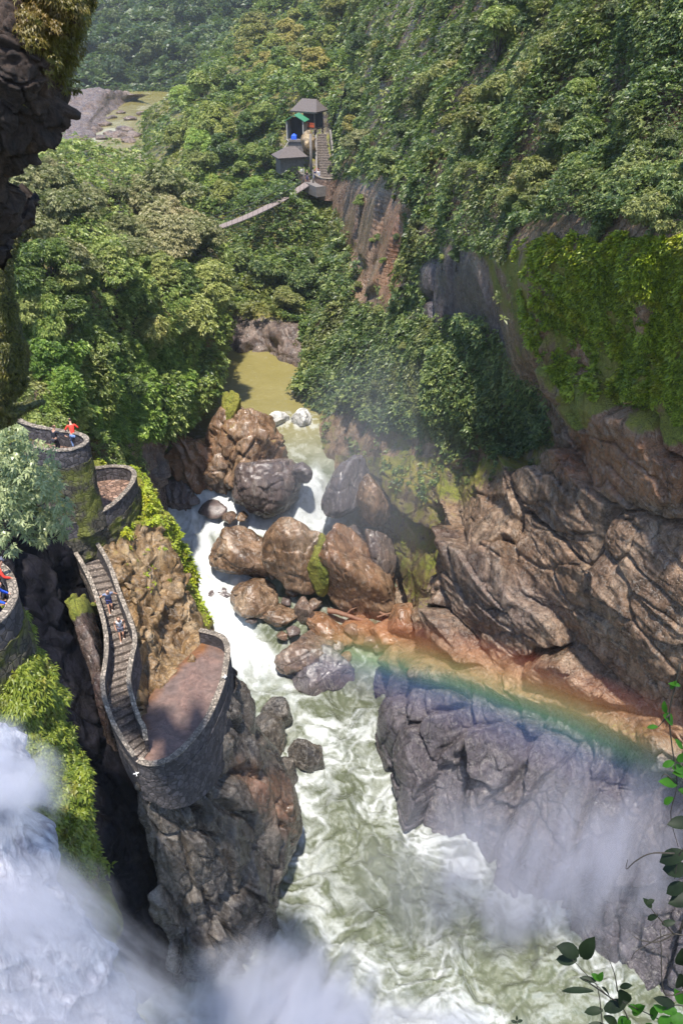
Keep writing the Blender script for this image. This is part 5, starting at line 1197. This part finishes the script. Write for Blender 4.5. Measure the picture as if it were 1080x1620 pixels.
person(pb_, facing(pb_, dn_), 'person in a white vest and grey shorts walking down the middle of the stairs', 'cloth_white', 'cloth_grey', 'hair_brown', 'shoe_white', lean=(0, .10), hip=.88,
       hands=((-.24, .06, .95), (.24, .10, .90)), feet=((-.09, .0, .08), (.10, .32, -.10)), sleeves='none', shorts=True, longhair=True, head=(0, .05))
# upper terrace: someone in red leaning out, someone in black standing
def terr(px, py, z): return atz(px, py, z)
p1 = terr(118, 712, 33.0) + np.array([0, .25, 0])
person(p1, R(25), 'person in a bright red jacket leaning over the parapet of the high terrace', 'cloth_red', 'cloth_jeans', 'hair_dark', 'shoe_dark', lean=(.02, .26), hip=.86, hands=((-.32, .50, 1.02), (.36, .46, 1.02)), head=(0, .08))
p2 = terr(92, 717, 33.0)
person(p2, R(-30), 'person dressed in black standing with an arm on the high terrace wall', 'cloth_black', 'cloth_black', 'hair_brown', 'shoe_dark', lean=(0, .05), hip=.92, hands=((-.22, .06, .85), (.50, .38, 1.04)), head=(.01, .03))
# round lookout at the left edge
person(terr(-2, 985, 37.0), R(-80), 'person in a blue jacket gripping the lookout wall at the left edge', 'cloth_blue', 'cloth_navy', 'hair_dark', 'shoe_dark', lean=(0, .20), hip=.88, hands=((-.26, .52, .98), (.28, .52, .98)), head=(0, .06))
person(terr(4, 950, 37.0), R(-60), 'person in a red top and patterned dark cap behind the blue jacket', 'cloth_red', 'cloth_black', 'hair_dark', 'shoe_dark', lean=(0, .16), hip=.88, hands=((-.2, .3, .95), (.25, .48, .98)), head=(0, .05), hat='cloth_grey')
person(terr(-4, 926, 37.0), R(-40), 'person in a teal top standing farthest back on the left lookout', 'cloth_teal', 'cloth_black', 'hair_dark', 'shoe_dark', hip=.9)
# bridge head
def small(px, py, D, rz, label, top, legs, **kw):
    q = at(px, py, D); q[2] = ZB + kw.pop('dz', 0); person(q, rz, label, top, legs, fingers=False, **kw)
small(476, 268, A0[1] + 3.2, 2.6, 'person in a white shirt standing below the grey shed roof', 'cloth_white', 'cloth_grey')
small(493, 272, A0[1] + 3.8, 2.0, 'person in khaki standing before the foot of the grey post', 'cloth_khaki', 'cloth_grey')
small(501, 272, A0[1] + 3.9, 3.3, 'person in red standing by the foot of the upper stairs', 'cloth_red', 'cloth_black')
small(498, 284, A0[1] + 1.3, 2.9, 'person in navy leaning at the rounded wall by the stair foot', 'cloth_navy', 'cloth_jeans')
small(504, 285, A0[1] + 1.2, 3.4, 'person in a white top at the rounded wall right of the bridge', 'cloth_white', 'cloth_jeans')
small(486, 288, A0[1] + .3, 3.0, 'person in black stepping onto the hanging bridge', 'cloth_black', 'cloth_navy')
# ------------------------------------------------------------------ near plants
def blade(mb, base, d, up_, L, wd, fold=.18, curl=.25, seg=5, pts_=None):
    """one real leaf: a pointed oval blade with a midrib fold and a curl"""
    d = np.array(d, float); d /= np.linalg.norm(d); s_ = np.cross(d, up_); s_ /= np.linalg.norm(s_) + 1e-9; n = np.cross(s_, d)
    V = []; 
    for k in range(seg + 1):
        t = k / seg; w_ = wd * math.sin(math.pi * min(1, t * .92 + .05)) ** .75 * (1 if k < seg else .02); c = np.array(base) + d * L * t - n * L * curl * t * t
        V += [c + s_ * w_ / 2 + n * fold * w_, c, c - s_ * w_ / 2 + n * fold * w_]
    f = []
    for k in range(seg):
        a = 3 * k; f += [(a, a + 3, a + 4, a + 1), (a + 1, a + 4, a + 5, a + 2)]
    mb.add(V, f)
rgp = np.random.default_rng(21)
def mat_leaf2(name, c1, c2, transl=.25, rough=.55):
    m, nt, out = newmat(name); v = coords(nt); n_ = noise_t(nt, v, 7, 4, .6); n2 = noise_t(nt, v, 60, 3, .6)
    c = mix(nt, ramp(nt, n_, [(.35, 0), (.65, 1)]), c1, c2); c = mix(nt, .4, c, ramp(nt, n2, [(.3, .7), (.7, 1.3)]), 'MULTIPLY')
    b = N(nt, 'ShaderNodeBsdfPrincipled'); nt.links.new(c, b.inputs['Base Color']); b.inputs['Roughness'].default_value = rough; b.inputs['Specular IOR Level'].default_value = .2
    tr = N(nt, 'ShaderNodeBsdfTranslucent'); nt.links.new(mix(nt, .4, c, (.15, .35, .03)), tr.inputs[0]); mx = N(nt, 'ShaderNodeMixShader'); mx.inputs[0].default_value = transl
    nt.links.new(b.outputs[0], mx.inputs[1]); nt.links.new(tr.outputs[0], mx.inputs[2]); nt.links.new(mx.outputs[0], out.inputs[0]); return m
M['twig'] = plain_mat('twig', (.035, .028, .02), .8, .3, 30, .3)
M['darkleaf'] = mat_leaf2('dark_leaf', (.005, .010, .004), (.013, .022, .009), .05)
M['freshleaf'] = mat_leaf2('fresh_leaf', (.022, .085, .008), (.05, .16, .014), .35)
M['paleleaf'] = mat_leaf2('pale_leaf', (.15, .22, .12), (.33, .38, .20), .2)
CAMP = np.array([0, 0, CAMZ])
def spray(name, label, D, stems, leaves, fresh=(), rs=.006, cat='plant'):
    """stems: lists of (px,py,depth shift); leaves: (px,py, angle on the view in degrees, length px, width px)"""
    o0 = at(stems[0][0][0], stems[0][0][1], D + stems[0][0][2]); root = empty(name, tuple(o0)); tag(root, label, cat)
    mb = MB()
    for st in stems:
        P = np.array([at(x, y, D + dd) for x, y, dd in st]); Q = cr(P, np.linspace(0, len(P) - 1, 4 * len(P))); mb.tube((Q - o0).tolist(), list(np.linspace(rs, rs * .35, len(Q))), 6)
    mb.build('stem', M['twig'], root, True)
    for grp, mt in ((leaves, 'darkleaf'), (fresh, 'freshleaf')):
        for (x, y, ang, L, wd) in grp:
            b_ = at(x, y, D); t = np.linalg.norm(b_ - CAMP) ; e = at(x + math.cos(R(ang)) * L, y - math.sin(R(ang)) * L, D + rgp.normal() * .12 * D * L / FPX * 3)
            d = e - b_; L_ = np.linalg.norm(d); vw = (CAMP - b_) / t; n_ = vw + np.array([0, 0, .8]) + rgp.standard_normal(3) * .25
            m2 = MB(); blade(m2, b_ - o0, d, n_, L_, wd * t / FPX, curl=.12 + .1 * rgp.random()); m2.build('leaf', M[mt], root, True)
    return root
# lower right: shrub tip against the pool
spray('leafy_shrub', 'dark leafy shrub tip with bitten leaves in the lower right corner', 1.9,
 [[(1010,1660,0),(985,1595,0),(960,1575,0),(930,1545,-.02),(905,1518,-.04)],[(960,1575,0),(925,1550,0),(946,1558,0)],[(955,1660,0),(951,1610,0),(947,1575,.01),(940,1548,.02)],[(976,1568,0),(971,1540,0),(960,1512,.02)],[(1085,1640,0),(1040,1612,0),(1003,1594,0),(985,1585,0)]],
 [(915,1510,158,34,20),(920,1515,60,30,20),(912,1518,182,34,14),(938,1568,176,52,9),(942,1552,168,26,8),(951,1562,-40,26,9),(978,1566,-62,44,22),(955,1598,20,38,16),(953,1598,185,30,11),(954,1608,-30,30,12),(956,1622,182,30,10),(980,1562,12,18,8)],
 [(945,1552,60,14,8),(947,1550,140,14,8),(1000,1604,40,20,12),(1010,1600,150,18,10),(1030,1612,70,20,12),(995,1612,200,22,12),(1040,1618,20,20,11),(1020,1620,-40,22,12),(985,1610,-60,24,13),(1060,1625,80,22,12)], .0035)
spray('leafy_shrub', 'low green leaf cluster at the right edge just above the bottom corner', 1.8,
 [[(1100,1600,0),(1070,1590,0),(1045,1600,0)],[(1100,1560,0),(1060,1575,0),(1047,1560,0),(1045,1500,.02),(1044,1470,.02)]],
 [(1075,1540,-80,40,18),(1066,1590,160,30,12),(1080,1500,-95,44,18)], [(1070,1600,170,26,14),(1060,1610,210,24,13),(1080,1588,120,22,12),(1085,1612,180,28,14),(1050,1600,150,18,9)], .004)
spray('bare_twig', 'bare curling twig with a few small leaves reaching in from the right edge', 2.1,
 [[(1100,1486,0),(1072,1478,0),(1050,1480,0),(1022,1495,0),(1004,1506,-.02),(998,1517,-.02)],[(1066,1478,0),(1040,1490,0),(1015,1488,0),(1000,1480,0)],[(1066,1478,0),(1050,1462,0),(1035,1445,0),(1025,1432,0)],[(1075,1476,0),(1082,1450,0),(1100,1430,0)]],
 [(1040,1448,200,20,8),(1046,1462,10,22,9),(1030,1436,130,18,8),(1022,1430,30,14,7)], (), .004)
spray('climbing_vine', 'green climbing vine hanging at the right edge over the lit rocks', 2.3,
 [[(1075,1050,0),(1066,1090,0),(1058,1130,0),(1062,1180,0),(1070,1240,0),(1060,1290,0),(1072,1340,0)],[(1058,1130,0),(1040,1150,0)],[(1066,1350,0),(1030,1350,0),(1005,1362,0),(990,1375,0),(992,1360,.02)],[(1100,1330,0),(1075,1350,0),(1066,1390,0)],[(1070,1240,0),(1052,1225,0),(1045,1230,0)]],
 [(1085,1350,195,46,22),(1090,1375,180,44,22),(1085,1400,200,36,18),(1092,1300,185,34,18),(1100,1420,190,44,20)],
 [(1048,1132,-30,24,18),(1052,1128,100,17,8),(1040,1150,180,18,7),(1075,1085,160,15,7),(1066,1205,200,21,10),(1062,1215,-10,23,14),(1070,1240,170,24,14),(1072,1250,-30,21,15),(1078,1185,120,18,8),(1060,1090,60,14,7),(1064,1262,210,20,10),(1092,1225,170,25,17),(1090,1195,200,24,12)], .004)
spray('tiny_shoot', 'tiny dark shoot tip poking in at the bottom edge', 1.7, [[(820,1640,0),(818,1622,0),(816,1614,0)]], [(817,1618,160,10,4),(817,1617,20,10,4),(817,1614,90,6,3)], (), .003)

# big-leaved tree reaching in at the left edge
tree = empty('big_leaved_tree', tuple(at(-60, 800, 25))); to = np.array(tree.location); tag(tree, 'pale big leaved tree reaching in over the stairs at the left edge', 'tree')
C_ = []; SZ = []
cl = [(18,700,30),(52,720,34),(10,745,34),(60,765,34),(84,790,28),(24,790,34),(96,812,20),(52,815,28),(10,690,26),(30,830,20),(72,835,24),(100,838,14),(14,808,26),(60,850,14),(20,872,9),(4,850,16),(36,745,34),(78,748,18),(-20,740,40),(-20,800,40)]
for x, y, r_ in cl:
    for k in range(int(r_ * 1.15)):
        a_, q_ = rgp.random() * 6.28, rgp.random() ** .5 * r_; D_ = 24.5 + rgp.normal() * .7 - .03 * r_ * (1 - q_ / r_)
        C_.append(at(x + q_ * math.cos(a_), y + q_ * math.sin(a_), D_)); SZ.append(.19 + .09 * rgp.random())
C_ = np.array(C_); n_ = len(C_)
V, F, T = rosettes(C_ - to, np.array([0, -.25, .9]) + .45 * rgp.standard_normal((n_, 3)), np.array(SZ), 8, .36, .35, .1, .25)
mesh_np('crown', V, F, M['leaf_pale'], tree, False, {'tint': T})
mb = MB()
mb.tube([at(-160, 1000, 25) - to, at(-90, 900, 25) - to, at(-40, 830, 25) - to], [.22, .17, .12], 8)
for x, y, r_ in cl: 
    mid_ = (at(-40, 830, 25) + at(x, y, 24.8)) / 2 + np.array([0, 0, -.25]); mb.tube([at(-40, 830, 25) - to, mid_ - to, at(x, y, 24.7) - to], [.07, .045, .015], 5)
mb.build('trunk', M['bark'], tree, True)
# sloping near rock at the very bottom left corner
rk = B(0, 1640, 50.4, (.9, .7, .5), 401, 'overhang', label='dark rock edge at the bottom left corner right below the viewpoint', name='rock', lod=True, rot=(0, 20, 10)); rk.location = at(-20, 1668, 2.0)
rk.scale = (.38,) * 3

# ------------------------------------------------------------------ falling water and spray
m, nt, out = newmat('falling_water'); v = coords(nt, (1.5, 1.5, .35)); n_ = noise_t(nt, v, 2.4, 9, .75, 1.0)
b = N(nt, 'ShaderNodeBsdfPrincipled'); nt.links.new(ramp(nt, n_, [(.36, (.26, .25, .32)), (.62, (.80, .80, .86))]), b.inputs['Base Color']); b.inputs['Roughness'].default_value = 1; b.inputs['Specular IOR Level'].default_value = 0
bp = N(nt, 'ShaderNodeBump'); bp.inputs['Strength'].default_value = .8; bp.inputs['Distance'].default_value = .3; nt.links.new(n_, bp.inputs['Height']); nt.links.new(bp.outputs[0], b.inputs['Normal'])
nt.links.new(b.outputs[0], out.inputs[0]); M['fall'] = m
rowsW = [[(-260,1080,15),(-120,1080,14.4),(-30,1120,14.4),(20,1150,15)],
 [(-260,1220,14),(-80,1220,13.4),(20,1240,13.5),(62,1250,14.4)],
 [(-260,1360,13),(-60,1360,12.6),(40,1380,12.8),(90,1390,13.6)],
 [(-260,1520,12.2),(-40,1520,11.8),(90,1540,12.2),(170,1550,13)],
 [(-260,1700,11.6),(0,1700,11.2),(170,1700,11.6),(260,1690,12.6)]]
Wf = loft(rowsW, step=3, wrapR=(1.2, 10), drop=(0, -.3, -8))
Wf = rough_up(Wf, 1.1, 1.8, (), 0, .32, None, (1.6, 1.6, .7), 251)
tag(surf_obj(Wf, 'waterfall', M['fall'], None), None, None, None, 'structure')
def mist(name, px, py, D, rx, ry, rz_, dens, label, nscale=2.2, edge=1.6, ns=1.1, rot=(0, 0, 0), col=(.93, .94, 1.0), stretch=(1, 1, 1), aniso=.2, bias=0.0, fade=4.0):
    bm = bmesh.new(); bmesh.ops.create_icosphere(bm, subdivisions=4, radius=1.0); me = bpy.data.meshes.new(name); bm.to_mesh(me); bm.free()
    o = bpy.data.objects.new(name, me); link(o); o.location = at(px, py, D); o.scale = (rx, ry, rz_); o.rotation_euler = [R(a) for a in rot]
    m, nt, out = newmat(name + '_volume'); tc = N(nt, 'ShaderNodeTexCoord').outputs['Object']
    ln = N(nt, 'ShaderNodeVectorMath', operation='LENGTH'); nt.links.new(tc, ln.inputs[0])
    mp = N(nt, 'ShaderNodeMapping'); mp.inputs['Scale'].default_value = stretch; nt.links.new(tc, mp.inputs[0])
    nz_ = noise_t(nt, mp.outputs[0], nscale, 5, .6, .3)
    e_ = mathn(nt, 'ADD', mathn(nt, 'MULTIPLY', mathn(nt, 'SUBTRACT', 1.0, ln.outputs['Value']), edge), mathn(nt, 'MULTIPLY', mathn(nt, 'SUBTRACT', nz_, .5), ns * 2))
    e_ = mathn(nt, 'ADD', e_, bias)
    fd_ = mathn(nt, 'MULTIPLY', mathn(nt, 'SUBTRACT', 1.0, ln.outputs['Value']), fade)
    cl_ = N(nt, 'ShaderNodeClamp'); nt.links.new(e_, cl_.inputs[0]); cf = N(nt, 'ShaderNodeClamp'); nt.links.new(fd_, cf.inputs[0])
    dn = mathn(nt, 'MULTIPLY', mathn(nt, 'MULTIPLY', cl_.outputs[0], cf.outputs[0]), dens)
    pv = N(nt, 'ShaderNodeVolumePrincipled'); pv.inputs['Color'].default_value = (*col, 1); pv.inputs['Anisotropy'].default_value = aniso; nt.links.new(dn, pv.inputs['Density'])
    nt.links.new(pv.outputs[0], out.inputs['Volume']); me.materials.append(m); tag(o, label, 'mist', None, 'stuff')
    return o
mist('waterfall_spray', -20, 1240, 12.9, 2.1, 1.4, 2.3, 2.6, 'thick white spray at the top of the waterfall', 2.6, 1.0, 2.6, col=(.88, .88, .94), fade=2)
mist('waterfall_spray', 20, 1450, 12.4, 3.1, 1.8, 3.6, 1.5, 'billowing spray halfway down the waterfall', 2.4, 1.0, 2.6, col=(.86, .86, .93), rot=(0, -24, 0), stretch=(1.7, 1.7, .6), fade=2)
mist('waterfall_spray', 50, 1600, 12.2, 5.4, 2.6, 6.0, 1.2, 'broad bluish spray curtain of the waterfall at lower left', 4.2, 1.1, 2.4, rot=(0, -28, 0), col=(.86, .86, .93), stretch=(2.0, 2.0, .55), fade=1.6)
mist('pool_spray', 440, 1610, 24.5, 7.6, 3.8, 9.6, .95, 'cloud of spray rising from the foot of the waterfall', 3.0, 1.1, 2.4, rot=(0, 14, 0), col=(.86, .86, .93), stretch=(1.8, 1.8, .6), fade=1.6)
mist('pool_spray', 660, 1680, 23.5, 11.5, 4.0, 5.6, .42, 'thin spray over the lower pool at the bottom edge', 3.2, 1.2, 2.2, col=(.8, .8, .88), fade=2)
mist('drifting_mist', 860, 1380, 30, 14, 3.4, 13, .32, 'streaks of mist drifting in front of the grey rock wall', 2.4, .9, 2.4, stretch=(2.4, 1, .55), bias=-.1, col=(.84, .83, .92), fade=1.6)
mist('drifting_mist', 620, 740, 64, 14, 12, 13, .026, 'thin bluish mist hanging over the middle of the gorge', 1.3, 1.2, .9, col=(.84, .9, 1.0))
# rainbow in the spray: refracted sunlight painted as a curved, coloured scattering band
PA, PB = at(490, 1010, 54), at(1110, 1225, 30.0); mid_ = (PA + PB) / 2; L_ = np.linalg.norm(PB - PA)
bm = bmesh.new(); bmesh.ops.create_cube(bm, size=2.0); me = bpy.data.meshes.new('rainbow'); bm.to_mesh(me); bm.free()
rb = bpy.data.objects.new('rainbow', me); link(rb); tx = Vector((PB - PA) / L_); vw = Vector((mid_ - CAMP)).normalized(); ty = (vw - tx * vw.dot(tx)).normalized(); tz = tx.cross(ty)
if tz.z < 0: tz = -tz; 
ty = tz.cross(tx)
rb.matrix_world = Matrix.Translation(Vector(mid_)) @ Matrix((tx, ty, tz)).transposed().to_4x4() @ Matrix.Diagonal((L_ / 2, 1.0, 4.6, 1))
m, nt, out = newmat('rainbow_colour_volume'); sx = N(nt, 'ShaderNodeSeparateXYZ'); nt.links.new(N(nt, 'ShaderNodeTexCoord').outputs['Object'], sx.inputs[0])
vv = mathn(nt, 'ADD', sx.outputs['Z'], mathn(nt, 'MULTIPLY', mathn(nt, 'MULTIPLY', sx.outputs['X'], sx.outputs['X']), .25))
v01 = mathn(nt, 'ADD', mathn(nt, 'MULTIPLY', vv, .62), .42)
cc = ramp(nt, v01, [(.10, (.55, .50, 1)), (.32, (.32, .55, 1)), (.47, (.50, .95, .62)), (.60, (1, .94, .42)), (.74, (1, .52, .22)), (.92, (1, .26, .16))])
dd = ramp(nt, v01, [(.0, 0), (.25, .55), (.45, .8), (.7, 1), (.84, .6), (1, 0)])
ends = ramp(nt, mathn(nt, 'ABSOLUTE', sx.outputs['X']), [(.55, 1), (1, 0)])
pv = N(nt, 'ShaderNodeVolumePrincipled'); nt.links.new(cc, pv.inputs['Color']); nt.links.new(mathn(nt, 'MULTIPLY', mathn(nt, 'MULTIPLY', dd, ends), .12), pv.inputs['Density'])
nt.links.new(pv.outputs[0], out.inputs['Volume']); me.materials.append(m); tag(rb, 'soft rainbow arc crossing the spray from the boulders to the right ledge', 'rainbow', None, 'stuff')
# air
bm = bmesh.new(); bmesh.ops.create_cube(bm, size=1.0); me = bpy.data.meshes.new('haze'); bm.to_mesh(me); bm.free()
hz = bpy.data.objects.new('haze', me); link(hz); hz.scale = (3200, 2600, 110); hz.location = (0, 800, 46); tag(hz, None, None, None, 'stuff')
m, nt, out = newmat('haze_air'); pv = N(nt, 'ShaderNodeVolumePrincipled'); pv.inputs['Color'].default_value = (.88, .93, 1, 1); pv.inputs['Density'].default_value = .00022; pv.inputs['Anisotropy'].default_value = .3
nt.links.new(pv.outputs[0], out.inputs['Volume']); me.materials.append(m)
